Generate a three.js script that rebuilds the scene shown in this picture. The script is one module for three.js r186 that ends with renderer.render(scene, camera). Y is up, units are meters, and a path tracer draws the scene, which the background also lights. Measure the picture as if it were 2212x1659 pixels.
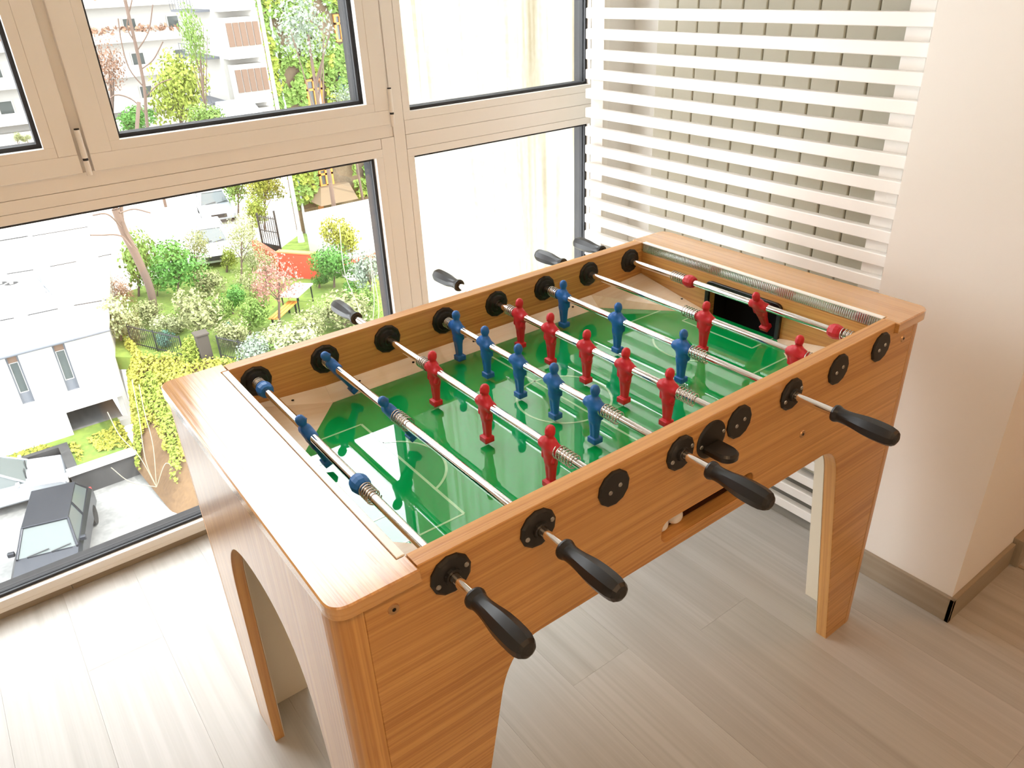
import * as THREE from 'three';
import { RoundedBoxGeometry } from 'three/addons/geometries/RoundedBoxGeometry.js';
import { MarchingCubes } from 'three/addons/objects/MarchingCubes.js';
import { RectAreaLightUniformsLib } from 'three/addons/lights/RectAreaLightUniformsLib.js';
import { mergeGeometries, mergeVertices, toCreasedNormals } from 'three/addons/utils/BufferGeometryUtils.js';

// ------------------------------------------------------------------ camera, sky, sun, exposure
const scene = new THREE.Scene();
const EYE = new THREE.Vector3(-0.378, 1.5726, 0.6847);
const ROW = [[0.7983083, -0.0393567, 0.6009616], [-0.3148795, -0.8778852, 0.3607887], [0.5133758, -0.4772511, -0.7132157]]; // right, down, forward
const FOCAL = 1642.47, MIDX = 1106, MIDY = 829.5;
const camera = new THREE.PerspectiveCamera(2 * Math.atan(MIDY / FOCAL) * 180 / Math.PI, 4 / 3, 0.02, 400);
camera.position.copy(EYE);
camera.quaternion.setFromRotationMatrix(new THREE.Matrix4().makeBasis(
  new THREE.Vector3(...ROW[0]), new THREE.Vector3(...ROW[1]).negate(), new THREE.Vector3(...ROW[2]).negate()));
scene.add(camera);
scene.background = new THREE.Color(0.93, 0.97, 1.0);
scene.backgroundIntensity = 8.6;
const sun = new THREE.DirectionalLight(new THREE.Color(1, 0.93, 0.82), 5);
sun.position.set(40, 40, -8); sun.target.position.set(6, -10, -32);
sun.castShadow = true; sun.shadow.radius = 1.5; sun.shadow.mapSize.set(4096, 4096);
Object.assign(sun.shadow.camera, { left: -60, right: 60, top: 60, bottom: -60, near: 1, far: 180 });
scene.add(sun, sun.target);
const renderer = new THREE.WebGLRenderer({ antialias: true });
renderer.toneMapping = THREE.LinearToneMapping;
renderer.toneMappingExposure = 1.0;
renderer.shadowMap.enabled = true;
RectAreaLightUniformsLib.init();

// ------------------------------------------------------------------ helpers
let seed = 7;
const rnd = () => { seed = (seed + 0x6d2b79f5) | 0; let t = Math.imul(seed ^ (seed >>> 15), 1 | seed); t = (t + Math.imul(t ^ (t >>> 7), 61 | t)) ^ t; return ((t ^ (t >>> 14)) >>> 0) / 4294967296; };
const reseed = (n) => { seed = n * 7919; };
const V = (x, y, z) => new THREE.Vector3(x, y, z);
const lin = (a, b, t) => a + (b - a) * t;
const rayOf = (u, v) => { const a = (u - MIDX) / FOCAL, b = (v - MIDY) / FOCAL; return V(...[0, 1, 2].map((k) => ROW[0][k] * a + ROW[1][k] * b + ROW[2][k])); };
const onY = (u, v, y) => { const d = rayOf(u, v); return d.multiplyScalar((y - EYE.y) / d.y).add(EYE); };
const onZ = (u, v, z) => { const d = rayOf(u, v); return d.multiplyScalar((z - EYE.z) / d.z).add(EYE); };
const onX = (u, v, x) => { const d = rayOf(u, v); return d.multiplyScalar((x - EYE.x) / d.x).add(EYE); };

const used = new Map();
const numbered = (n) => { const k = used.get(n) ?? 0; used.set(n, k + 1); return k ? n + '_' + String(k).padStart(3, '0') : n; };
function tag(o, label, category, group, kind) {
  if (label) o.userData.label = label;
  if (category) o.userData.category = category;
  if (group) o.userData.group = group;
  if (kind) o.userData.kind = kind;
  return o;
}
function part(name, geo, mat, parent, label) {
  const m = new THREE.Mesh(Array.isArray(geo) ? merge(geo) : geo, mat);
  m.name = parent ? name : numbered(name); m.castShadow = m.receiveShadow = true;
  if (label) m.userData.label = label;
  (parent ?? scene).add(m); return m;
}
function thing(name, label, category, pos = [0, 0, 0], turn = 0, group) {
  const g = new THREE.Group(); g.name = numbered(name); g.position.set(...pos); g.rotation.y = turn; scene.add(g);
  return tag(g, label, category, group);
}
function structure(name, label) { const g = new THREE.Group(); g.name = numbered(name); scene.add(g); return tag(g, label, null, null, 'structure'); }
function structMesh(name, geo, mat, label) { return tag(part(name, geo, mat), label, null, null, 'structure'); }
function merge(list) {
  const l = list.map((g) => { const n = g.index ? g.toNonIndexed() : g; for (const k of Object.keys(n.attributes)) if (!['position', 'normal', 'uv'].includes(k)) n.deleteAttribute(k); if (!n.attributes.uv) n.setAttribute('uv', new THREE.BufferAttribute(new Float32Array(n.attributes.position.count * 2), 2)); return n; });
  return l.length === 1 ? l[0] : mergeGeometries(l);
}
const box = (x0, x1, y0, y1, z0, z1) => new THREE.BoxGeometry(x1 - x0, y1 - y0, z1 - z0).translate((x0 + x1) / 2, (y0 + y1) / 2, (z0 + z1) / 2);
const rbox = (x0, x1, y0, y1, z0, z1, r = 0.002) => new RoundedBoxGeometry(x1 - x0, y1 - y0, z1 - z0, 1, r).translate((x0 + x1) / 2, (y0 + y1) / 2, (z0 + z1) / 2);
function rod(a, b, r0, r1 = r0, n = 12, open = false) {
  const d = b.clone().sub(a), g = new THREE.CylinderGeometry(r1, r0, d.length(), n, 1, open);
  return g.applyQuaternion(new THREE.Quaternion().setFromUnitVectors(V(0, 1, 0), d.normalize())).translate((a.x + b.x) / 2, (a.y + b.y) / 2, (a.z + b.z) / 2);
}
const tube = (pts, r, n = 24, k = 8) => new THREE.TubeGeometry(new THREE.CatmullRomCurve3(pts), n, r, k);
// uv in metres, u along the grain axis
function grain(geo, axis = 'x', off = 0) {
  const g = geo.index ? geo.toNonIndexed() : geo, p = g.attributes.position, nn = g.attributes.normal, uv = new Float32Array(p.count * 2), A = 'xyz'.indexOf(axis);
  for (let i = 0; i < p.count; i += 3) {
    const n = [0, 0, 0]; for (let k = 0; k < 3; k++) { n[0] += Math.abs(nn.getX(i + k)); n[1] += Math.abs(nn.getY(i + k)); n[2] += Math.abs(nn.getZ(i + k)); }
    const m = n.indexOf(Math.max(...n));
    let U = A, W = 3 - A - m; if (m === A) { U = (A + 1) % 3; W = (A + 2) % 3; }
    for (let k = 0; k < 3; k++) { const q = [p.getX(i + k), p.getY(i + k), p.getZ(i + k)]; uv[(i + k) * 2] = q[U] + off; uv[(i + k) * 2 + 1] = q[W] + off * 0.37; }
  }
  g.setAttribute('uv', new THREE.BufferAttribute(uv, 2)); return g;
}
function extrude(shape, depth, bevel = 0, steps = 12) {
  return new THREE.ExtrudeGeometry(shape, { depth: depth - 2 * bevel, bevelEnabled: bevel > 0, bevelThickness: bevel, bevelSize: bevel, bevelOffset: -bevel, bevelSegments: 1, curveSegments: steps }).translate(0, 0, bevel);
}
// extrude a shape drawn in (x, -z) upwards from y0 to y1
const slab = (shape, y0, y1, bevel = 0) => extrude(shape, y1 - y0, bevel).rotateX(-Math.PI / 2).translate(0, y0, 0);
function poly(pts) { const s = new THREE.Shape(); pts.forEach((p, i) => (i ? s.lineTo(p[0], p[1]) : s.moveTo(p[0], p[1]))); s.closePath(); return s; }
function roundRect(x0, x1, y0, y1, r, Cls = THREE.Shape) {
  const s = new Cls(); s.moveTo(x0 + r, y0); s.lineTo(x1 - r, y0); s.quadraticCurveTo(x1, y0, x1, y0 + r); s.lineTo(x1, y1 - r); s.quadraticCurveTo(x1, y1, x1 - r, y1);
  s.lineTo(x0 + r, y1); s.quadraticCurveTo(x0, y1, x0, y1 - r); s.lineTo(x0, y0 + r); s.quadraticCurveTo(x0, y0, x0 + r, y0); return s;
}

// ------------------------------------------------------------------ textures
function hash2(x, y, s) { let h = Math.imul(x, 374761393) ^ Math.imul(y, 668265263) ^ Math.imul(s, 2147483647 ^ 40503); h = Math.imul(h ^ (h >>> 13), 1274126177); return ((h ^ (h >>> 16)) >>> 0) / 4294967296; }
function noise(x, y, s = 1) {
  const xi = Math.floor(x), yi = Math.floor(y), fx = x - xi, fy = y - yi, a = fx * fx * (3 - 2 * fx), b = fy * fy * (3 - 2 * fy);
  return lin(lin(hash2(xi, yi, s), hash2(xi + 1, yi, s), a), lin(hash2(xi, yi + 1, s), hash2(xi + 1, yi + 1, s), a), b);
}
function texture(w, h, fn, srgb = true, wrap = THREE.MirroredRepeatWrapping) {
  const d = new Uint8Array(w * h * 4);
  for (let y = 0; y < h; y++) for (let x = 0; x < w; x++) { const c = fn(x / w, y / h), i = (y * w + x) * 4; d[i] = Math.max(0, Math.min(255, c[0])); d[i + 1] = Math.max(0, Math.min(255, c[1])); d[i + 2] = Math.max(0, Math.min(255, c[2])); d[i + 3] = 255; }
  const t = new THREE.DataTexture(d, w, h); t.magFilter = THREE.LinearFilter; t.minFilter = THREE.LinearFilter; t.wrapS = t.wrapT = wrap;
  if (srgb) t.colorSpace = THREE.SRGBColorSpace; t.needsUpdate = true; return t;
}
const scaled = (t, su, sv) => { t.repeat.set(1 / su, 1 / sv); return t; };
const mixc = (a, b, t) => [lin(a[0], b[0], t), lin(a[1], b[1], t), lin(a[2], b[2], t)];
// oak veneer: u = 1.4 m along the grain, v = 0.5 m across
const oakAt = (u, v) => {
  const x = u * 1.4, y = v * 0.5, wv = y + 0.006 * Math.sin(x * 3.1) + 0.012 * (noise(x * 1.6, y * 9, 3) - 0.5);
  const broad = noise(x * 0.7, wv * 30, 5), band = noise(x * 0.9, wv * 210, 6), fine = noise(x * 2.2, wv * 520, 7), pore = noise(x * 22, wv * 1000, 8);
  return 0.20 * broad + 0.42 * band + 0.38 * fine + (pore > 0.7 ? 0.22 * (pore - 0.7) / 0.3 : 0);
};
const oakMap = scaled(texture(1024, 1024, (u, v) => { const k = oakAt(u, v); return mixc([216, 164, 96], [180, 124, 64], Math.min(1, Math.max(0, (k - 0.24) * 1.5))); }), 1.4, 0.5);
const oakBump = scaled(texture(1024, 1024, (u, v) => { const k = 255 * (1 - oakAt(u, v)); return [k, k, k]; }, false), 1.4, 0.5);
// pale washed laminate: u = 1.6 m along, v = 0.4 m across
const paleAt = (u, v) => { const x = u * 1.6, y = v * 0.4, wv = y + 0.01 * (noise(x * 1.4, y * 8, 13) - 0.5); return 0.45 * noise(x * 0.9, wv * 30, 14) + 0.35 * noise(x * 2, wv * 110, 15) + 0.2 * noise(x * 6, wv * 380, 16); };
const paleMaps = [0, 1, 2].map((i) => scaled(texture(512, 512, (u, v) => mixc([[178, 174, 167], [176, 172, 164], [180, 176, 169]][i], [[161, 155, 146], [158, 152, 142], [163, 157, 148]][i], Math.min(1, Math.max(0, (paleAt(u + i * 1.7, v + i * 0.31) - 0.3) * 1.6)))), 1.6, 0.4));
// plywood-pale veneer of the field border
const birchMap = scaled(texture(512, 256, (u, v) => mixc([247, 233, 209], [236, 215, 183], 0.6 * noise(u * 6, v * 40, 21) + 0.4 * noise(u * 20, v * 160, 22))), 0.8, 0.3);
// stucco, grime-streaked
const grimeMap = texture(512, 512, (u, v) => {
  const streak = noise(u * 46, v * 5, 31) * 0.6 + noise(u * 130, v * 9, 32) * 0.4, patch = noise(u * 5, v * 3, 33), sp = noise(u * 190, v * 190, 34);
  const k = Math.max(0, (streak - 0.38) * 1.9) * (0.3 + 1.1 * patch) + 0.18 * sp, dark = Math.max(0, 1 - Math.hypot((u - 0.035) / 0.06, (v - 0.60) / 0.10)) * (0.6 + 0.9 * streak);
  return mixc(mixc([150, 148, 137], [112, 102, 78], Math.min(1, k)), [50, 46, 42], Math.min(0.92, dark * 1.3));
});
const concreteMap = scaled(texture(512, 512, (u, v) => { const k = 0.5 * noise(u * 7, v * 7, 41) + 0.3 * noise(u * 30, v * 30, 42) + 0.2 * noise(u * 120, v * 120, 43); return mixc([150, 150, 146], [84, 85, 84], k); }), 9, 9);
const grassMap = scaled(texture(512, 512, (u, v) => { const k = 0.4 * noise(u * 9, v * 9, 51) + 0.35 * noise(u * 60, v * 60, 52) + 0.25 * noise(u * 200, v * 200, 53); return mixc([116, 134, 52], [66, 88, 30], k); }), 8, 8);
const stoneMap = scaled(texture(512, 512, (u, v) => { const k = 0.5 * noise(u * 12, v * 12, 61) + 0.5 * noise(u * 70, v * 70, 62); return mixc([206, 190, 165], [160, 142, 120], k); }), 4, 4);

// ------------------------------------------------------------------ materials
const std = (c, rough = 0.5, o = {}) => new THREE.MeshStandardMaterial({ color: c, roughness: rough, ...o });
const phy = (o) => new THREE.MeshPhysicalMaterial(o);
const M = {
  oak: phy({ map: oakMap, bumpMap: oakBump, bumpScale: 0.0004, roughness: 0.42, clearcoat: 0.35, clearcoatRoughness: 0.3 }),
  oakTop: phy({ map: oakMap, bumpMap: oakBump, bumpScale: 0.0004, roughness: 0.22, ior: 1.8, clearcoat: 1, clearcoatRoughness: 0.12 }),
  oakEnd: phy({ map: oakMap, bumpMap: oakBump, bumpScale: 0.0004, roughness: 0.3, clearcoat: 0.8, clearcoatRoughness: 0.2 }),
  birch: phy({ map: birchMap, roughness: 0.25, ior: 1.7, clearcoat: 1, clearcoatRoughness: 0.14 }),
  liner: std('#d9cdb8', 0.6),
  plank: paleMaps.map((m) => phy({ map: m, roughness: 0.4, clearcoat: 0.5, clearcoatRoughness: 0.3 })),
  skirting: paleMaps.map((m) => std('#e6d8c4', 0.45, { map: m })),
  paint: std('#eee9e2', 0.75),
  warmWall: std('#f4ebdb', 0.7),
  screen: std('#f3efe9', 0.42),
  radiator: std('#d8d2bf', 0.45),
  frame: std('#fbf8f3', 0.38),
  gasket: std('#26272b', 0.6),
  outerFrame: std('#1d1e21', 0.85),
  glass: phy({ color: '#ffffff', roughness: 0, transmission: 1, thickness: 0, ior: 1.5 }),
  chrome: std('#eceae8', 0.09, { metalness: 1 }),
  spring: std('#c9c7c4', 0.22, { metalness: 1 }),
  steel: std('#b9b6b0', 0.3, { metalness: 1 }),
  strip: std('#dfe5e2', 0.16, { metalness: 1 }), stripCap: std('#f4f2ea', 0.25),
  black: std('#161515', 0.36),
  blackFlat: std('#171615', 0.42, { flatShading: true }),
  handle: std('#1b1b1c', 0.34),
  blackMatt: std('#0c0b0b', 0.8),
  blue: std('#1c63ae', 0.42), red: std('#c41f2c', 0.42),
  blueFlat: std('#2168b0', 0.42, { flatShading: true }), redFlat: std('#c3202f', 0.42, { flatShading: true }),
  green: phy({ color: '#089c4c', roughness: 0.02, ior: 1.5, clearcoat: 1, clearcoatRoughness: 0.012 }),
  line: phy({ color: '#9fd6a2', roughness: 0.02, ior: 1.5, clearcoat: 1, clearcoatRoughness: 0.012 }),
  ball: std('#f2efe8', 0.35),
  lampBody: std('#f4f2ee', 0.5), lampGlow: new THREE.MeshStandardMaterial({ color: '#ffffff', emissive: new THREE.Color(1, 0.62, 0.32), emissiveIntensity: 2.2 }),
};

// ------------------------------------------------------------------ room shell
const CEIL = 2.62;
{
  const floor = structure('floor', 'pale washed wood plank floor');
  part('subfloor', box(-2.6, 6.2, -0.2, -0.012, -1.58, 1.85), M.paint, floor);
  const wP = 0.192, lP = 1.28; let k = 0;
  for (let i = 0; -2.4 + i * wP < 5.99; i++) {
    const x0 = -2.4 + i * wP; let z = -1.52 - ((i * 0.47) % 1) * lP;
    for (; z < 1.64; z += lP) {
      const a = Math.max(z, -1.515), b = Math.min(z + lP, 1.65); if (b - a < 0.02) continue;
      if (x0 > 1.39 && b < 0.16) continue;
      part('plank', grain(rbox(x0 + 0.0001, x0 + wP - 0.0001, -0.012, 0, a + 0.0001, b - 0.0001, 0.0003), 'z', (k * 0.713) % 3), M.plank[(k * 7 + i) % 3], floor); k++;
    }
  }
  structMesh('ceiling', box(-2.6, 6.2, CEIL, CEIL + 0.2, -1.58, 1.85), M.paint, 'white painted ceiling');
  structMesh('wall_left', box(-2.6, -2.4, 0, CEIL, -1.58, 1.85), M.paint, 'white painted side wall of the room');
  structMesh('wall_back', box(-2.6, 6.2, 0, CEIL, 1.65, 1.85), M.warmWall, 'warm cream wall facing the windows');
  structMesh('wall_far', box(6.0, 6.2, 0, CEIL, 0.1, 1.85), M.paint, 'white painted wall at the end of the passage');
  structMesh('wall_right', box(1.400, 6.2, 0, CEIL, -0.202, 0.155), M.paint, 'white painted wall end beside the slatted screen');
  const niche = structure('wall_niche', 'white painted recess behind the slatted screen');
  part('recess_back', box(1.82, 2.0, -0.2, CEIL, -1.58, -0.2), M.paint, niche);
  part('recess_side', box(1.66, 1.82, -0.2, CEIL, -1.58, -1.50), M.paint, niche);
  // skirting
  const b1 = structure('baseboard_right', 'pale wood baseboard along the wall end');
  part('board', grain(rbox(1.388, 1.400, 0, 0.078, -0.10, 0.167, 0.0015), 'z'), M.skirting[0], b1);
  part('board', grain(rbox(1.388, 1.742, 0, 0.078, 0.155, 0.167, 0.0015), 'x'), M.skirting[1], b1);
  const b2 = structure('baseboard_passage', 'thicker wood baseboard along the passage');
  part('board', grain(rbox(1.748, 6.0, 0, 0.092, 0.155, 0.185, 0.002), 'x'), M.skirting[2], b2);
  structMesh('trim_1', grain(rbox(1.752, 1.764, -0.01, 0.0035, 0.186, 1.64, 0.001), 'z'), M.skirting[2], 'slim wood threshold strip across the floor');
}
// ------------------------------------------------------------------ glazed wall
const ZI = -1.50;                       // inner face of the fixed frame
function frameRing(x0, x1, y0, y1, l, r, b, t, z0, z1) { // four bars round an opening, given bar widths
  return [rbox(x0, x1, y0, y0 + b, z0, z1), rbox(x0, x1, y1 - t, y1, z0, z1), rbox(x0, x0 + l, y0 + b, y1 - t, z0, z1), rbox(x1 - r, x1, y0 + b, y1 - t, z0, z1)];
}
function glazing(w, x0, x1, y0, y1, zg) {
  part('glass_pane', box(x0 - 0.01, x1 + 0.01, y0 - 0.01, y1 + 0.01, zg - 0.003, zg + 0.003).toNonIndexed(), M.glass, w);
  const k = 0.009;
  part('gasket', [box(x0, x1, y0, y0 + k, zg + 0.004, zg + 0.012), box(x0, x1, y1 - k, y1, zg + 0.004, zg + 0.012), box(x0, x0 + k, y0 + k, y1 - k, zg + 0.004, zg + 0.012), box(x1 - k, x1, y0 + k, y1 - k, zg + 0.004, zg + 0.012)], M.gasket, w, 'black rubber glazing gasket');
  part('outer_frame', [box(x0 - 0.03, x1 + 0.03, y0 - 0.03, y0 + 0.006, zg - 0.05, zg - 0.004), box(x0 - 0.03, x1 + 0.03, y1 - 0.006, y1 + 0.03, zg - 0.05, zg - 0.004), box(x0 - 0.03, x0 + 0.006, y0, y1, zg - 0.05, zg - 0.004), box(x1 - 0.006, x1 + 0.03, y0, y1, zg - 0.05, zg - 0.004)], M.outerFrame, w, 'dark grey outer aluminium frame');
}
const TOP = 2.50, WZ = -1.56;
function bead(w, x0, x1, y0, y1, z, side = 0.022) { // glazing beads: four bars with butt joints, proud by a millimetre
  part('glazing_bead', rbox(x0 - side, x1 + side, y0 - side, y0, z - 0.02, z + 0.0012, 0.0008), M.frame, w);
  part('glazing_bead', rbox(x0 - side, x1 + side, y1, y1 + side, z - 0.02, z + 0.0012, 0.0008), M.frame, w);
  part('glazing_bead', rbox(x0 - side, x0, y0, y1, z - 0.02, z + 0.0012, 0.0008), M.frame, w);
  part('glazing_bead', rbox(x1, x1 + side, y0, y1, z - 0.02, z + 0.0012, 0.0008), M.frame, w);
}
{
  // fixed grid: posts, transoms and sill
  const g = structure('trim_2', 'white aluminium posts and rails of the glazed wall');
  const q = M.frame;
  part('post', rbox(0.786, 0.826, 0.02, TOP, WZ, ZI, 0.0015), q, g); part('post', rbox(0.740, 0.7852, 0.02, 1.1335, WZ, ZI, 0.0015), q, g);
  part('post', rbox(0.772, 0.7852, 1.1342, TOP, WZ, ZI - 0.004, 0.0015), q, g);
  part('post', rbox(-0.112, -0.052, 1.135, TOP, WZ, ZI - 0.008, 0.0015), q, g);
  part('post', rbox(1.6265, 1.66, 0.0, TOP, WZ, ZI, 0.0015), q, g);
  part('post', rbox(-1.03, -0.96, 0.0, TOP, WZ, ZI, 0.0015), q, g);
  part('rail', rbox(-0.96, 0.7385, 1.103, 1.1335, WZ, ZI, 0.0015), q, g);
  part('rail', rbox(-0.96, 0.7712, 1.1342, 1.1732, WZ, ZI - 0.001, 0.0015), q, g);
  part('rail', rbox(0.8275, 1.6255, 1.0895, 1.1335, WZ, ZI, 0.0015), q, g); part('rail', rbox(0.8275, 1.6255, 1.1342, 1.1765, WZ, ZI, 0.0015), q, g);
  part('sill_rail', rbox(-0.96, 1.6255, 0.0205, 0.0355, WZ, ZI, 0.002), q, g);
  part('head_rail', rbox(-1.03, 1.66, TOP, TOP + 0.06, WZ, ZI, 0.002), q, g);
  const s = structure('baseboard_window', 'pale wood strip under the window sill');
  part('board', grain(rbox(-2.4, -0.452, 0, 0.020, -1.53, -1.503, 0.001), 'x'), M.skirting[0], s);
  part('board', grain(rbox(-0.4505, 1.66, 0, 0.020, -1.53, -1.503, 0.001), 'x', 0.6), M.skirting[2], s);
  structMesh('wall_window', [box(-2.6, -1.03, 0, CEIL, WZ, ZI), box(-1.03, 1.82, TOP + 0.06, CEIL, WZ, ZI), box(-2.6, 1.82, -0.3, 0.020, WZ - 0.02, -1.531)], M.paint, 'white wall pieces round the glazing');
}
function sash(n, x0, x1, y0, y1, l, r, b, label, hinges) {
  const w = structure('window_' + n, label);
  const z1 = ZI + 0.016, ix0 = x0 + l, ix1 = x1 - r, iy0 = y0 + b, iy1 = y1 - 0.065, sd = 0.024;
  part('sash_frame', frameRing(x0, x1, y0, y1, l - sd, r - sd, b - sd, 0.065 - sd, ZI - 0.045, z1), M.frame, w);
  bead(w, ix0, ix1, iy0, iy1, z1 - 0.002, sd);
  glazing(w, ix0, ix1, iy0, iy1, ZI - 0.028);
  for (const hx of hinges) {
    const h = part('hinge', [rod(V(hx, 1.168, z1 + 0.002), V(hx, 1.203, z1 + 0.002), 0.0068, 0.0068, 16), rod(V(hx, 1.209, z1 + 0.002), V(hx, 1.276, z1 + 0.002), 0.0068, 0.0068, 16)], M.frame, w);
    part('hinge_ring', [rod(V(hx, 1.203, z1 + 0.002), V(hx, 1.209, z1 + 0.002), 0.0062, 0.0062, 16), rod(V(hx, 1.276, z1 + 0.002), V(hx, 1.279, z1 + 0.002), 0.006, 0.006, 16)], M.gasket, h, 'dark ring of the hinge');
  }
}
sash(1, -0.958, -0.094, 1.174, 2.498, 0.065, 0.068, 0.068, 'white framed sash window with a dark gasket, left of the hinge post', []);
sash(2, -0.068, 0.770, 1.174, 2.498, 0.076, 0.072, 0.066, 'white framed middle sash window above the courtyard view', [-0.081, 0.777]);
function fixed(n, x0, x1, y0, y1, label) {
  const w = structure('window_' + n, label), sd = 0.024;
  bead(w, x0 + sd, x1 - sd, y0 + sd, y1 - sd, ZI - 0.0005, sd);
  glazing(w, x0 + sd, x1 - sd, y0 + sd, y1 - sd, ZI - 0.03);
}
fixed(3, 0.8265, 1.626, 1.177, TOP, 'fixed upper window pane in front of the stained outside wall');
fixed(4, -0.96, 0.7395, 0.036, 1.1025, 'large fixed lower window pane above the courtyard');
fixed(5, 0.8265, 1.626, 0.036, 1.089, 'fixed lower window pane in front of the stained outside wall');

// ------------------------------------------------------------------ slatted screen and radiator
{
  const s = thing('slatted_screen', 'white slatted wooden screen covering the radiator recess', 'screen', [1.44, 0, -0.77]);
  const slat = rbox(-0.012, 0.012, -0.0155, 0.0155, -0.5615, 0.5615, 0.003);
  for (let k = -17; k < 24; k++) { const m = part('slat', slat, M.screen, s); m.position.y = 1.4445 - 0.0605 * k; }
  for (const z of [-0.530, 0.512]) part('post', rbox(0.0125, 0.036, 0, 2.56, z - 0.03, z + 0.03, 0.002), M.screen, s);
  part('post', rbox(0.0125, 0.045, 0, 2.56, 0.5435, 0.5665, 0.002), M.screen, s);
  const r = thing('radiator', 'pale column radiator behind the slatted screen', 'radiator', [1.60, 0, -0.737]);
  for (let k = 0; k < 10; k++) {
    const z = -0.397 + 0.0803 * k;
    part('section', rbox(-0.05, 0.05, 0.12, 1.9, z, z + 0.0765, 0.004), M.radiator, r);
  }
  for (const y of [0.2, 1.82]) part('manifold', rod(V(0.01, y, -0.40), V(0.01, y, 0.40), 0.018), M.blackMatt, r);
  for (const y of [0.4, 1.5]) for (const z of [-0.3, 0.27]) part('bracket', box(0.045, 0.2195, y, y + 0.03, z, z + 0.03), M.radiator, r);
}
// ------------------------------------------------------------------ warm ceiling lamps behind the camera and in the passage
function ceilingLamp(x, z, w, d, power, tint, label) {
  const l = thing('ceiling_lamp', label, 'lamp', [x, CEIL - 0.06, z]);
  part('housing', frameBars(w, d), M.lampBody, l);
  part('diffuser', box(-w / 2, w / 2, 0.012, 0.02, -d / 2, d / 2), M.lampGlow, l, 'glowing warm white diffuser');
  const a = new THREE.RectAreaLight(new THREE.Color(...tint), power, w, d);
  a.position.set(x, CEIL - 0.06 + 0.008, z); a.rotation.x = -Math.PI / 2; a.name = 'ceiling_lamp_area'; scene.add(a);
}
function frameBars(w, d) { return [box(-w / 2 - 0.03, w / 2 + 0.03, 0.0, 0.06, -d / 2 - 0.03, -d / 2), box(-w / 2 - 0.03, w / 2 + 0.03, 0.0, 0.06, d / 2, d / 2 + 0.03), box(-w / 2 - 0.03, -w / 2, 0, 0.06, -d / 2, d / 2), box(w / 2, w / 2 + 0.03, 0, 0.06, -d / 2, d / 2)]; }
ceilingLamp(-0.6, 1.0, 1.2, 0.5, 7, [1, 0.62, 0.35], 'warm rectangular ceiling lamp over the open floor');
ceilingLamp(2.7, 1.1, 1.2, 0.5, 4.5, [1, 0.42, 0.13], 'warm rectangular ceiling lamp over the passage');

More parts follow.
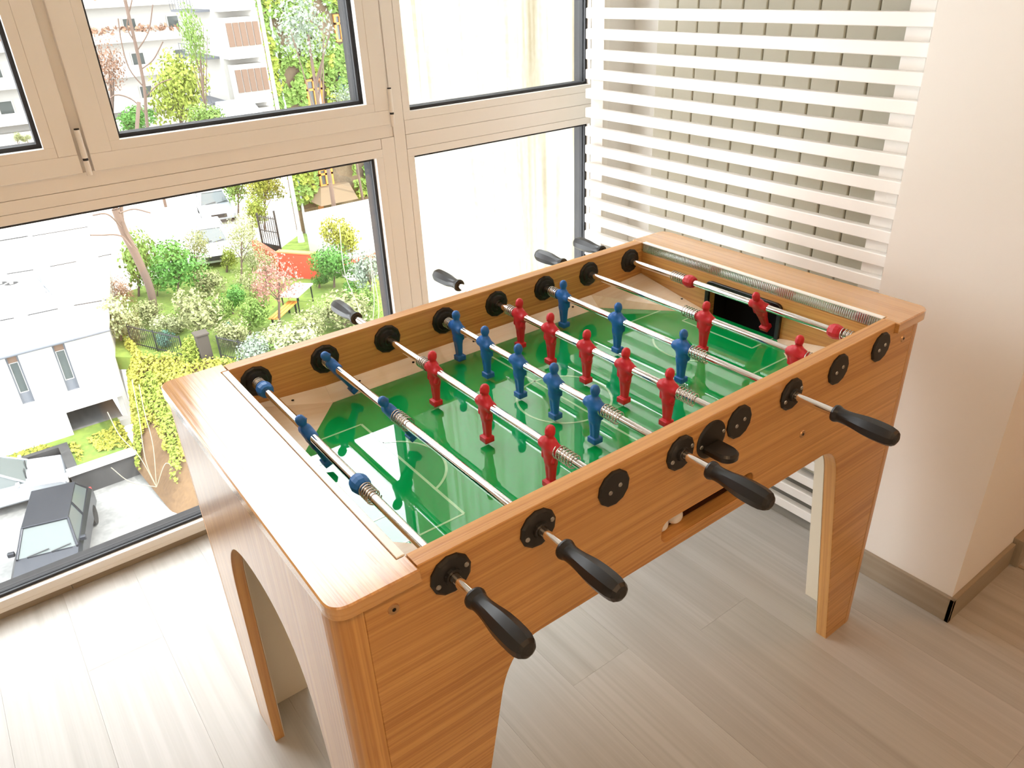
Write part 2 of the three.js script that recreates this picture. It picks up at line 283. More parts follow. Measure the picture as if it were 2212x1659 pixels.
// ------------------------------------------------------------------ foosball table
const RODY = 0.865, TOPY = 0.905, LIDY = 0.882, FY = 0.775, X0 = -0.168, X1 = 1.218, XM = 0.525, ZF = -0.002, ZB = -0.755;
const table = thing('foosball_table', 'oak foosball table with green field, red and blue players', 'foosball table');
const mirX = (x) => 2 * XM - x;
{
  // long panels with arch and leg halves
  const side = (slot, cut) => {
    const s = new THREE.Shape();
    s.moveTo(-0.128, 0); s.lineTo(-0.044, 0); s.lineTo(0.072, 0.575); s.quadraticCurveTo(0.09, 0.660, 0.15, 0.660);
    s.lineTo(mirX(0.15), 0.660); s.quadraticCurveTo(mirX(0.09), 0.660, mirX(0.072), 0.575); s.lineTo(mirX(-0.044), 0); s.lineTo(mirX(-0.128), 0);
    if (cut) { s.lineTo(mirX(-0.128), cut); s.lineTo(-0.128, cut); s.closePath(); return s; }
    s.lineTo(mirX(-0.128), LIDY - 0.0005); s.lineTo(mirX(-0.0465), LIDY - 0.0005); s.lineTo(mirX(-0.0465), TOPY); s.lineTo(-0.0465, TOPY); s.lineTo(-0.0465, LIDY - 0.0005); s.lineTo(-0.128, LIDY - 0.0005); s.closePath();
    if (slot) s.holes.push(roundRect(0.420, 0.668, 0.684, 0.731, 0.021, THREE.Path));
    return s;
  };
  part('front_panel', grain(extrude(side(true), 0.030, 0.0012).translate(0, 0, ZF - 0.030), 'x'), M.oak, table);
  part('back_panel', grain(extrude(side(false), 0.030, 0.0012).translate(0, 0, ZB), 'x', 0.4), M.oak, table);
  // end panels with arch
  const endShape = () => {
    const c = -(ZF + ZB) / 2, s = new THREE.Shape(), w = 0.3365; // drawn in (-z, y)
    s.moveTo(c - w, 0); s.lineTo(c - 0.246, 0); s.lineTo(c - 0.196, 0.50); s.bezierCurveTo(c - 0.182, 0.64, c - 0.12, 0.70, c, 0.70);
    s.bezierCurveTo(c + 0.12, 0.70, c + 0.182, 0.64, c + 0.196, 0.50); s.lineTo(c + 0.246, 0); s.lineTo(c + w, 0); s.lineTo(c + w, LIDY - 0.0005); s.lineTo(c - w, LIDY - 0.0005); s.closePath(); return s;
  };
  const endGeo = (x) => grain(extrude(endShape(), 0.022, 0.0008, 20).rotateY(Math.PI / 2).translate(x, 0, 0), 'y', x);
  part('end_panel', endGeo(X0), M.oakEnd, table); part('end_panel', endGeo(X1 - 0.022), M.oakEnd, table);
  // pale inner faces
  part('inner_liner', extrude(side(true, 0.664), 0.0016).translate(0, 0, ZF - 0.0318), M.liner, table, 'pale unfinished inner face'); part('inner_liner', extrude(side(false, 0.664), 0.0016).translate(0, 0, ZB + 0.0302), M.liner, table, 'pale unfinished inner face');
  for (const x of [X0 + 0.0222, X1 - 0.0238]) part('inner_liner', extrude(endShape(), 0.0016, 0, 20).rotateY(Math.PI / 2).translate(x, 0, 0), M.liner, table, 'pale unfinished inner face');
  // rounded corner posts
  const post = (far, back) => {
    const s = new THREE.Shape(), w = 0.0395, r = 0.034; // local: outer corner at (0,0), inwards positive
    s.moveTo(r, 0); s.lineTo(w, 0); s.lineTo(w, 0.022); s.lineTo(0.022, 0.022); s.lineTo(0.022, 0.040); s.lineTo(0, 0.040); s.lineTo(0, r); s.quadraticCurveTo(0, 0, r, 0);
    let g = extrude(s, LIDY - 0.0005, 0, 16).rotateX(Math.PI / 2).translate(0, LIDY - 0.0005, 0); // y down flips: shape y -> z
    g = toCreasedNormals(g, 0.5);
    const sx = far ? -1 : 1, sz = back ? 1 : -1;
    g.scale(sx, 1, sz); if (sx * sz < 0) flip(g);
    return grain(g.translate(far ? X1 : X0, 0, back ? ZB : ZF), 'y', far ? 0.7 : 0.2);
  };
  for (const far of [false, true]) for (const back of [false, true]) part('corner_post', post(far, back), M.oak, table);
  // end lids, inner edge cut back for the clear strip
  const lid = (far) => {
    const s = new THREE.Shape(), r = 0.030, x0 = -0.172, x1 = -0.0475, xi = -0.0605, z0 = 0.006, z1 = -0.763; // (x, -z)
    s.moveTo(x1, -z0); s.lineTo(x1, 0.031); s.lineTo(xi, 0.031); s.lineTo(xi, 0.726); s.lineTo(x1, 0.726); s.lineTo(x1, -z1);
    s.lineTo(x0 + r, -z1); s.quadraticCurveTo(x0, -z1, x0, -z1 - r); s.lineTo(x0, -z0 + r); s.quadraticCurveTo(x0, -z0, x0 + r, -z0); s.closePath();
    let g = slab(s, LIDY, TOPY, 0.0022);
    if (far) { g.translate(-XM, 0, 0).scale(-1, 1, 1).translate(XM, 0, 0); flip(g); }
    return grain(g, 'z', far ? 0.9 : 0.1);
  };
  part('end_lid', lid(false), M.oakTop, table); part('end_lid', lid(true), M.oakTop, table);
  // ribbed bright strips along the inner lid edges
  const strip = (far, cap) => {
    const l = [box(-0.0602, -0.0500, TOPY - 0.026, TOPY - 0.0032, -0.725, -0.032)];
    for (let k = 0; k < 138; k++) { const z = -0.723 + k * 0.005; l.push(rod(V(-0.0498, TOPY - 0.025, z), V(-0.0498, TOPY - 0.0035, z + 0.002), 0.0016, 0.0016, 6)); }
    const g = merge(cap ? [rbox(-0.0602, -0.0478, TOPY - 0.003, TOPY + 0.0004, -0.725, -0.032, 0.001)] : l); if (far) { g.translate(-XM, 0, 0).scale(-1, 1, 1).translate(XM, 0, 0); flip(g); }
    return g;
  };
  for (const far of [false, true]) { const s = part('ribbed_strip', strip(far), M.strip, table, 'shiny ribbed strip along the lid edge'); part('strip_cap', strip(far, true), M.stripCap, s, 'white cap of the ribbed strip'); }
  // inner end walls with goal openings
  const GC = -0.3785, GW = 0.1015, GT = 0.852;
  for (const far of [false, true]) {
    const s = poly([[0.033, 0.70], [0.7235, 0.70], [0.7235, LIDY - 0.004], [0.033, LIDY - 0.004]]);
    s.holes.push(roundRect(-GC - GW, -GC + GW, 0.72, GT, 0.012, THREE.Path));
    part('goal_wall', grain(extrude(s, 0.018).rotateY(Math.PI / 2).translate(far ? 1.097 : -0.065, 0, 0), 'z', 0.3), M.oak, table);
    const f = roundRect(-GC - GW - 0.012, -GC + GW + 0.012, 0.748, GT + 0.012, 0.020); f.holes.push(roundRect(-GC - GW, -GC + GW, 0.757, GT, 0.012, THREE.Path));
    const gl = part('goal_frame', extrude(f, 0.009, 0.0015).rotateY(Math.PI / 2).translate(far ? 1.0885 : -0.0475, 0, 0), M.black, table, 'black plastic goal frame');
    const o = far ? 1 : -1, a = far ? 1.1155 : -0.0655, b = a + o * 0.055, lo = Math.min(a, b), hi = Math.max(a, b);
    part('goal_pocket', [box(far ? hi - 0.004 : lo, far ? hi : lo + 0.004, 0.70, GT, GC - GW, GC + GW), box(lo, hi, GT, GT + 0.004, GC - GW, GC + GW), box(lo, hi, 0.696, 0.70, GC - GW, GC + GW), box(lo, hi, 0.70, GT, GC - GW - 0.004, GC - GW), box(lo, hi, 0.70, GT, GC + GW, GC + GW + 0.004)], M.blackMatt, gl);
  }
  // field, borders and ramps
  const field = part('playing_field', box(-0.0465, 1.0965, FY - 0.012, FY, -0.7245, -0.0325), M.green, table, 'glossy green field under glass');
  const ly = FY + 0.0004, bar = (x0, x1, z0, z1) => box(x0, x1, FY, ly, z0, z1), lw = 0.0024;
  const fl = (g) => part('field_line', g, M.line, field);
  const ring = (cx, cz, r, a0 = 0, a1 = Math.PI * 2) => { const pts = [], n = 64; for (let i = 0; i <= n; i++) { const a = lin(a0, a1, i / n); pts.push([cx + (r + lw) * Math.cos(a), -cz + (r + lw) * Math.sin(a)]); } for (let i = n; i >= 0; i--) { const a = lin(a0, a1, i / n); pts.push([cx + (r - lw) * Math.cos(a), -cz + (r - lw) * Math.sin(a)]); } return slab(poly(pts), FY, ly); };
  const FC = -0.384;
  fl(bar(XM - lw, XM + lw, -0.69, -0.066)); fl(ring(XM, FC, 0.1));
  for (const m of [(x) => x, mirX]) {
    const B = (x0, x1, z0, z1) => { const a = m(x0), b = m(x1); fl(bar(Math.min(a, b), Math.max(a, b), z0, z1)); };
    B(0.145 - lw, 0.145 + lw, FC - 0.188, FC + 0.188); B(-0.04, 0.145, FC - 0.190, FC - 0.186); B(-0.04, 0.145, FC + 0.186, FC + 0.190);
    B(0.040 - lw, 0.040 + lw, FC - 0.107, FC + 0.107); B(-0.04, 0.040, FC - 0.109, FC - 0.105); B(-0.04, 0.040, FC + 0.105, FC + 0.109);
    const near = m(0) === 0; fl(near ? ring(0.104, FC, 0.106, -1.17, 1.17) : ring(mirX(0.104), FC, 0.106, Math.PI - 1.17, Math.PI + 1.17));
  }
  // prism pieces given a top quad, closed down to the field
  const ramp = (q) => { // q: four [x, y, z] going round; skirt to FY
    const pos = []; const T = (a, b, c) => pos.push(...a, ...b, ...c), d = q.map((p) => [p[0], FY - 0.001, p[2]]);
    T(q[0], q[1], q[2]); T(q[0], q[2], q[3]);
    for (let i = 0; i < 4; i++) { const j = (i + 1) % 4; T(q[i], d[i], d[j]); T(q[i], d[j], q[j]); }
    const g = new THREE.BufferGeometry(); g.setAttribute('position', new THREE.Float32BufferAttribute(pos, 3)); g.computeVertexNormals(); return grain(g, 'x', 0.2);
  };
  const zc = -0.3785, H1 = 0.803, H2 = 0.8175, e = FY + 0.0008;
  for (const back of [true, false]) {
    const Z = (z) => (back ? z : 2 * zc - z), dir = (q) => (back ? q : q.slice().reverse());
    part('side_strip', ramp(dir([[0.14, e, Z(-0.694)], [0.91, e, Z(-0.694)], [0.91, H1, Z(-0.7243)], [0.14, H1, Z(-0.7243)]])), M.birch, table, 'pale wood strip along the field');
    for (const far of [false, true]) {
      const m = far ? mirX : (x) => x, q = [[m(0.1398), e, Z(-0.694)], [m(0.1398), H1, Z(-0.7243)], [m(-0.0463), H2, Z(-0.7243)], [m(-0.0463), e, Z(-0.482)]];
      const r = part('corner_ramp', ramp(far !== back ? q : q.slice().reverse()), M.birch, table, 'pale wood corner ramp');
      for (const [x, y, z] of [[m(0.06), 0.8045, Z(-0.708)], [m(-0.033), 0.7935, Z(-0.56)]]) part('screw', new THREE.SphereGeometry(0.0032, 10, 6).scale(1, 0.45, 1).translate(x, y, z), M.blackMatt, r);
    }
    const st = table.children.filter((c) => c.name === 'side_strip').pop();
    for (const x of [0.215, 0.352, 0.52, 0.69, 0.835]) part('screw', new THREE.SphereGeometry(0.0032, 10, 6).scale(1, 0.6, 1).translate(x, 0.7935, Z(-0.7125)), M.blackMatt, st);
  }
  // underside board and return tray
  part('bottom_board', box(-0.064, 1.114, 0.664, 0.676, -0.7245, -0.0325), M.birch, table);
  part('ball_tray', [box(0.412, 0.676, 0.6765, 0.684, -0.10, -0.0325), box(0.412, 0.676, 0.684, 0.735, -0.10, -0.094), box(0.404, 0.412, 0.6765, 0.735, -0.10, -0.0325), box(0.676, 0.684, 0.6765, 0.735, -0.10, -0.0325)], std('#5d3418', 0.6), table, 'dark brown ball return tray');
  // bolts
  for (const [x, y] of [[-0.088, 0.856], [0.812, 0.752], [1.141, 0.856], [0.238, 0.752]]) {
    const b = part('bolt', rod(V(x, y, ZF), V(x, y, ZF + 0.0022), 0.0085, 0.0075, 20), std('#c8a074', 0.3, { metalness: 0.7 }), table, 'brassy flat bolt head');
    part('socket', rod(V(x, y, ZF + 0.0015), V(x, y, ZF + 0.0026), 0.003, 0.003, 6), M.blackMatt, b);
  }
}
function flip(g) { // reverse winding after mirroring; normals follow
  const p = g.attributes; for (const k of Object.keys(p)) { const a = p[k], s = a.itemSize, ar = a.array; if (g.index) continue; for (let i = 0; i < a.count; i += 3) for (let c = 0; c < s; c++) { const t = ar[(i + 1) * s + c]; ar[(i + 1) * s + c] = ar[(i + 2) * s + c]; ar[(i + 2) * s + c] = t; } }
  if (g.index) { const ar = g.index.array; for (let i = 0; i < ar.length; i += 3) { const t = ar[i + 1]; ar[i + 1] = ar[i + 2]; ar[i + 2] = t; } }
  return g;
}
// ---- bearings, scoop
const lathe = (pts, n) => new THREE.LatheGeometry(pts.map((p) => new THREE.Vector2(...p)), n).rotateX(Math.PI / 2); // axis along +z
const bearingGeo = lathe([[0.0085, 0.011], [0.0125, 0.011], [0.0135, 0.0065], [0.0285, 0.006], [0.0325, 0.003], [0.0325, 0]], 12);
const coverGeo = lathe([[0.0001, 0.005], [0.0295, 0.005], [0.0325, 0.003], [0.0325, 0]], 12);
const innerGeo = lathe([[0.0085, 0.014], [0.0125, 0.014], [0.0135, 0.0105], [0.0215, 0.0095], [0.0235, 0.0055], [0.029, 0.005], [0.0325, 0.003], [0.0325, 0]], 12);
const screwGeo = merge([new THREE.CylinderGeometry(0.0034, 0.0040, 0.0016, 14).rotateX(Math.PI / 2)]), hexGeo = new THREE.CylinderGeometry(0.0016, 0.0016, 0.0004, 6).rotateX(Math.PI / 2);
function screws(b, list) { for (const [x, y, z] of list) { const s = part('screw', screwGeo, M.steel, b, 'small steel screw'); s.position.set(x, y, z); } }
const SIDES = ['blue', 'blue', 'red', 'blue', 'red', 'blue', 'red', 'red'];
for (let i = 0; i < 8; i++) {
  const x = 0.15 * i, own = SIDES[i] === 'blue';
  const f = part(own ? 'bearing' : 'bearing_cover', own ? bearingGeo : coverGeo, M.blackFlat, table, own ? 'black twelve-sided rod bearing' : 'black twelve-sided bearing cover'); f.position.set(x, RODY, ZF); f.rotation.z = 0.13;
  screws(f, own ? [[-0.0235, -0.004, 0.0068], [0.0235, 0.004, 0.0068]] : [[-0.0105, -0.002, 0.0055], [0.0105, 0.002, 0.0055]]);
  const n = part('bearing', innerGeo, M.blackFlat, table, 'black stepped inner bearing'); n.position.set(x, RODY, -0.725);
  const m = part('bearing', innerGeo, M.blackFlat, table, 'black stepped inner bearing'); m.position.set(x, RODY, -0.032); m.rotation.y = Math.PI;
  const o = part(own ? 'bearing_cover' : 'bearing', own ? coverGeo : bearingGeo, M.blackFlat, table); o.position.set(x, RODY, ZB); o.rotation.y = Math.PI;
}
{
  const c = part('ball_scoop', lathe([[0.0001, 0.004], [0.031, 0.004], [0.036, 0.002], [0.036, 0]], 28), M.black, table, 'glossy black ball serving scoop'); c.position.set(0.528, 0.8585, ZF);
  const s = new THREE.Shape(); s.moveTo(-0.021, 0); s.lineTo(-0.021, 0.030); s.bezierCurveTo(-0.021, 0.062, 0.021, 0.062, 0.021, 0.030); s.lineTo(0.021, 0); s.closePath();
  part('scoop_tongue', extrude(s, 0.016, 0.004, 20).rotateX(Math.PI / 2).translate(0, -0.006, 0.001), M.black, c);
  screws(c, [[-0.0275, -0.004, 0.0045], [0.0275, 0.007, 0.0045]]);
}
// ---- player figure, bumper, spring, handle
const playerGeo = (() => {
  const N = 72, S = 0.068, mc = new MarchingCubes(N, std('#ffffff'), false, false, 60000), f = mc.field;
  const cap = (p, a, b, r0, r1, sx = 1, sz = 1) => { // tapered capsule in space scaled by sx, sz
    const ax = a[0], ay = a[1], az = a[2], bx = b[0] - ax, by = b[1] - ay, bz = b[2] - az; const px = p[0] - ax, py = p[1] - ay, pz = p[2] - az;
    let t = (px * bx + py * by + pz * bz) / (bx * bx + by * by + bz * bz); t = Math.max(0, Math.min(1, t));
    return Math.hypot((px - bx * t) / sx, py - by * t, (pz - bz * t) / sz) * Math.min(sx, sz, 1) - lin(r0, r1, t) * Math.min(sx, sz, 1);
  };
  const sm = (a, b, k) => { const h = Math.max(k - Math.abs(a - b), 0) / k; return Math.min(a, b) - h * h * k / 4; };
  const bx = (p, c, h, r) => { const q = [0, 1, 2].map((i) => Math.abs(p[i] - c[i]) - h[i] + r); return Math.hypot(...q.map((v) => Math.max(v, 0))) + Math.min(Math.max(...q), 0) - r; };
  for (let k = 0; k < N; k++) for (let j = 0; j < N; j++) for (let i = 0; i < N; i++) {
    const c = (n) => (n - N / 2) / (N / 2) * S, p = [c(i), c(j) - 0.0195, c(k)]; // figure frame: rod at origin, y up
    let d = cap(p, [0.0005, 0.029, 0], [0, 0.0325, 0], 0.0098, 0.0094, 0.98, 0.9);           // head
    d = Math.min(d, cap(p, [0.0085, 0.028, 0], [0.0095, 0.0265, 0], 0.0022, 0.002));          // nose
    d = sm(d, cap(p, [0, 0.012, 0], [0, 0.024, 0], 0.0062, 0.0052), 0.004);                   // neck
    let t = cap(p, [0, 0.0085, 0], [0, -0.012, 0], 0.0105, 0.0095, 1.0, 1.45);                // chest
    t = sm(t, cap(p, [0, -0.012, 0], [0, -0.030, 0], 0.0098, 0.0096, 1.0, 1.32), 0.006);      // hips
    for (const s of [-1, 1]) t = sm(t, cap(p, [0, -0.026, 0.0055 * s], [0.0005, -0.072, 0.0040 * s], 0.0082, 0.0054), 0.004); // legs
    d = sm(d, t, 0.005);
    for (const s of [-1, 1]) { let a = cap(p, [-0.0005, 0.0095, 0.0135 * s], [0.0005, -0.008, 0.0165 * s], 0.0054, 0.0047); a = Math.min(a, cap(p, [0.0005, -0.008, 0.0165 * s], [0.0045, -0.0235, 0.0135 * s], 0.0047, 0.0042)); d = sm(d, a, 0.0025); }
    d = sm(d, cap(p, [0, 0, -0.0175], [0, 0, 0.0175], 0.0108, 0.0108), 0.004);               // sleeve round the rod
    d = sm(d, bx(p, [0.002, -0.0755, 0], [0.0105, 0.0062, 0.0110], 0.0012), 0.0018);         // foot block
    f[i + j * N + k * N * N] = -d;
  }
  mc.isolation = 0; mc.update();
  const n = mc.count, P = new Float32Array(mc.positionArray.subarray(0, n * 3));
  for (let i = 0; i < n; i++) { P[i * 3] *= S; P[i * 3 + 1] = P[i * 3 + 1] * S - 0.0195; P[i * 3 + 2] *= S; }
  let g = new THREE.BufferGeometry(); g.setAttribute('position', new THREE.BufferAttribute(P, 3));
  g = mergeVertices(g, 1e-6); g.computeVertexNormals();
  // face normals outwards
  g.computeBoundingSphere(); const nA = g.attributes.normal; let w = 0; const pA = g.attributes.position; for (let i = 0; i < nA.count; i += 7) w += Math.sign(nA.getZ(i) * pA.getZ(i));
  if (w < 0) { flip(g); g.computeVertexNormals(); }
  return g;
})();
const bumperGeo = lathe([[0.0082, -0.0145], [0.0125, -0.0145], [0.0155, -0.0085], [0.0168, 0], [0.0155, 0.0085], [0.0125, 0.0145], [0.0082, 0.0145]], 11);
function springGeo(len, turns, r = 0.0118) { const p = []; for (let i = 0; i <= turns * 10; i++) { const t = i / (turns * 10), a = t * turns * Math.PI * 2; p.push(V(Math.cos(a) * r, Math.sin(a) * r, lin(-len / 2, len / 2, t))); } return new THREE.TubeGeometry(new THREE.CatmullRomCurve3(p), turns * 14, 0.0013, 5); }
const handleGeo = (() => {
  const prof = [[0, 0.0085, 0], [0.0002, 0.0125, 0], [0.0015, 0.0150, 0], [0.005, 0.0158, 0], [0.0085, 0.0150, 0], [0.0125, 0.0132, 0], [0.018, 0.0126, 0], [0.027, 0.0128, 0.1], [0.040, 0.0142, 0.6], [0.052, 0.0160, 1], [0.062, 0.0172, 1], [0.078, 0.0180, 1], [0.094, 0.0178, 1], [0.104, 0.0170, 0.9], [0.111, 0.0150, 0.6], [0.1155, 0.0115, 0.3], [0.118, 0.006, 0], [0.1186, 0, 0]];
  const n = 64, pos = [], idx = [];
  prof.forEach(([s, r, k]) => { for (let i = 0; i < n; i++) { const a = i / n * Math.PI * 2, m = ((a + Math.PI / 8) % (Math.PI / 4)) - Math.PI / 8, o = Math.cos(Math.PI / 8) / Math.cos(m); const q = r * lin(1, o * 1.03, k); pos.push(Math.cos(a) * q, Math.sin(a) * q, s); } });
  for (let j = 0; j < prof.length - 1; j++) for (let i = 0; i < n; i++) { const a = j * n + i, b = j * n + (i + 1) % n, c = a + n, d = b + n; idx.push(a, b, c, b, d, c); }
  const g = new THREE.BufferGeometry(); g.setAttribute('position', new THREE.Float32BufferAttribute(pos, 3)); g.setIndex(idx); g.computeVertexNormals();
  return toCreasedNormals(g, 0.32);
})();
const springs = { s: springGeo(0.020, 4), m: springGeo(0.032, 5), l: springGeo(0.044, 6, 0.0125) };
// [players z, tilt, bumpers z, springs [z, kind], handle start]
const RODS = [
  [[-0.467], 0.31, [-0.677, -0.266], [[-0.703, 's'], [-0.233, 'm']], 0.053],
  [[-0.680, -0.434], 0.48, [], [[-0.703, 's'], [-0.393, 'l']], 0.055],
  [[-0.528, -0.344, -0.154], 0, [], [[-0.563, 'm'], [-0.112, 'l']], -0.872],
  [[-0.670, -0.557, -0.439, -0.325, -0.208], 0, [], [[-0.701, 's'], [-0.164, 'l']], 0.060],
  [[-0.630, -0.517, -0.397, -0.281, -0.164], 0, [], [[-0.664, 'm'], [-0.120, 'l']], -0.884],
  [[-0.650, -0.459, -0.265], 0, [], [[-0.684, 'm'], [-0.221, 'l']], 0.086],
  [[-0.332, -0.092], 0, [], [[-0.373, 'l'], [-0.056, 'm']], -0.824],
  [[-0.300], 0.53, [-0.510, -0.102], [[-0.545, 'l'], [-0.066, 'l']], -0.831],
];
RODS.forEach(([pl, tilt, bu, sp, h], i) => {
  const col = SIDES[i], red = col === 'red';
  const z0 = red ? h - 0.06 : -0.72, z1 = red ? -0.036 : h + 0.06;
  const r = part('rod', rod(V(0, 0, z0), V(0, 0, z1), 0.0078, 0.0078, 24), M.chrome, table, 'chrome rod with ' + pl.length + ' ' + col + ' player' + (pl.length > 1 ? 's' : ''));
  r.position.set(0.15 * i, RODY, 0);
  for (const z of pl) { const p = part('player', playerGeo, red ? M.red : M.blue, r, col + ' plastic player'); p.position.z = z; if (red) { p.rotation.set(0, Math.PI, -tilt); } else p.rotation.z = tilt; }
  for (const z of bu) { const b = part('bumper', bumperGeo, red ? M.redFlat : M.blueFlat, r, col + ' faceted bumper'); b.position.z = z; }
  for (const [z, k] of sp) { const s = part('spring', springs[k], M.spring, r, 'steel coil spring'); s.position.z = z; s.rotation.z = i; }
  const g = part('handle', handleGeo, M.handle, r, 'black eight-sided handle'); g.position.z = h; if (red) { g.rotation.y = Math.PI; } g.rotation.z = 0.2 + i * 0.3;
});
// ---- balls waiting in the return slot
for (const [x, l] of [[0.446, 'white ball at the end of the ball return slot'], [0.483, 'white ball second in the ball return slot']]) tag(part('table_soccer_ball', new THREE.SphereGeometry(0.0172, 24, 16).translate(0, 0.0172, 0), M.ball), l, 'ball', 'balls in the return slot').position.set(x, 0.6845, -0.033);

// ------------------------------------------------------------------ outside, seen from high up
const PARK = -13, TERR = -12.3, GARD = -10;
const depthOf = (p) => p.clone().sub(EYE).dot(V(...ROW[2]));
const W = {
  white: std('#a8a6a1', 0.8), cream: std('#8a8378', 0.85, { map: stoneMap }), concrete: std('#ffffff', 0.85, { map: concreteMap }), dark: std('#3c3d40', 0.7), greyWall: std('#77777a', 0.8, { map: concreteMap }),
  grass: std('#ffffff', 0.95, { map: grassMap }), litter: std('#86735c', 0.95, { map: stoneMap }), glassDark: std('#4a5150', 0.12), iron: std('#1c1d20', 0.5), orange: std('#c07a32', 0.6), red: std('#b4452f', 0.75), teal: std('#1c6a62', 0.6),
  bark: std('#5a4a40', 0.9), paleBark: std('#8f8874', 0.8), terracotta: std('#b9764a', 0.8), curtain: std('#9aa09e', 0.8), tyre: std('#141414', 0.8), carDark: std('#20242b', 0.25, { metalness: 0.4 }), carSilver: std('#a8adb2', 0.25, { metalness: 0.5 }), carWhite: std('#b4b7ba', 0.3), chromeTrim: M.chrome, brown: std('#6a5648', 0.85), lamp: std('#e9e4d8', 0.2), lampRed: std('#8e1f1c', 0.3), slate: std('#5c6066', 0.8), postStone: std('#3a342d', 0.9),
};
const leafMat = (c) => new THREE.MeshStandardMaterial({ color: c, roughness: 0.75, side: THREE.DoubleSide });
const L = { lime: leafMat('#76842b'), green: leafMat('#407022'), mid: leafMat('#607c32'), olive: leafMat('#787d50'), pale: leafMat('#8b9166'), pink: leafMat('#8e6457'), blue: leafMat('#507664'), grey: leafMat('#768372'), yellow: leafMat('#86872e'), rust: leafMat('#82634f') };
// leaves: list of [centre, size] -> folded quads
function leaves(list) {
  const pos = new Float32Array(list.length * 18); let o = 0;
  const n = V(), t = V(), b = V();
  for (const [c, s, out] of list) {
    n.set(rnd() - 0.5, rnd() - 0.5, rnd() - 0.5); if (out) n.addScaledVector(out, 0.6); n.normalize();
    t.set(rnd() - 0.5, rnd() - 0.5, rnd() - 0.5).cross(n).normalize(); b.crossVectors(n, t);
    const a = s * (0.6 + 0.8 * rnd()), w = a * 0.62, q = [[-a, 0], [0, -w], [a, 0], [0, w]].map(([x, y]) => [c.x + t.x * x + b.x * y + n.x * Math.abs(y) * 0.3, c.y + t.y * x + b.y * y + n.y * Math.abs(y) * 0.3, c.z + t.z * x + b.z * y + n.z * Math.abs(y) * 0.3]);
    for (const k of [0, 1, 2, 0, 2, 3]) { pos[o++] = q[k][0]; pos[o++] = q[k][1]; pos[o++] = q[k][2]; }
  }
  const g = new THREE.BufferGeometry(); g.setAttribute('position', new THREE.BufferAttribute(pos, 3)); g.computeVertexNormals(); return g;
}
function crown(n, s, lumps, seedN) { // unit crown of several lumps
  reseed(seedN); const c = []; for (let i = 0; i < lumps; i++) { const a = rnd() * 6.283, e = rnd() * 1.5 - 0.5; c.push([V(Math.cos(a) * 0.5 * rnd() ** 0.4, 0.45 * e, Math.sin(a) * 0.5 * rnd() ** 0.4), 0.36 + 0.25 * rnd()]); }
  const l = []; for (let i = 0; i < n; i++) { const [p, r] = c[i % lumps], d = V(rnd() - 0.5, rnd() - 0.5, rnd() - 0.5).normalize(), q = Math.pow(rnd(), 0.35); l.push([p.clone().addScaledVector(d, r * q), s, d]); }
  return leaves(l);
}
const CROWN = { dense: [crown(3000, 0.045, 9, 3), crown(3000, 0.045, 11, 4)], small: [crown(1500, 0.062, 7, 5), crown(1500, 0.062, 8, 6)], airy: [crown(1300, 0.04, 12, 8), crown(1300, 0.04, 14, 9)] };
let bushCount = 0;
// u, vb: pixel of the foot; vc: pixel row of the crown's centre; ru, rv: half sizes in pixels
function bush(name, label, category, u, vb, vc, ru, rv, mat, kind, y = GARD, opt = {}) {
  const p = opt.at ?? onY(u, vb, y), d = depthOf(p), m = d / FOCAL, uc = opt.uc ?? u;
  const c = onZ(uc, vc, p.z), g = thing(name, label, category, [p.x, y, p.z], 0, opt.group ?? 'plants in the courtyard garden');
  const f = part('foliage', CROWN[kind][bushCount % 2], mat, g); tag(f, null, null, null, 'stuff');
  f.position.set(c.x - p.x, c.y - y, c.z - p.z); f.scale.set(ru * m * 1.2, rv * m * 1.3, ru * m * 1.2); f.rotation.y = bushCount * 1.3; bushCount++;
  const st = [], r = opt.stem ?? 0.05, top = V(c.x - p.x, c.y - y, 0);
  st.push(rod(V(0, 0, 0), top, r, r * 0.5, 7)); reseed(bushCount + 40);
  for (let k = 0; k < 5; k++) { const a = rnd() * 6.28, e = top.clone().add(V(Math.cos(a) * ru * m * 0.7, rv * m * (0.5 * rnd()), Math.sin(a) * ru * m * 0.7)); st.push(rod(top.clone().multiplyScalar(0.45 + 0.4 * rnd()), e, r * 0.4, r * 0.12, 5)); }
  part('stem', st, opt.bark ?? W.bark, g);
  return g;
}
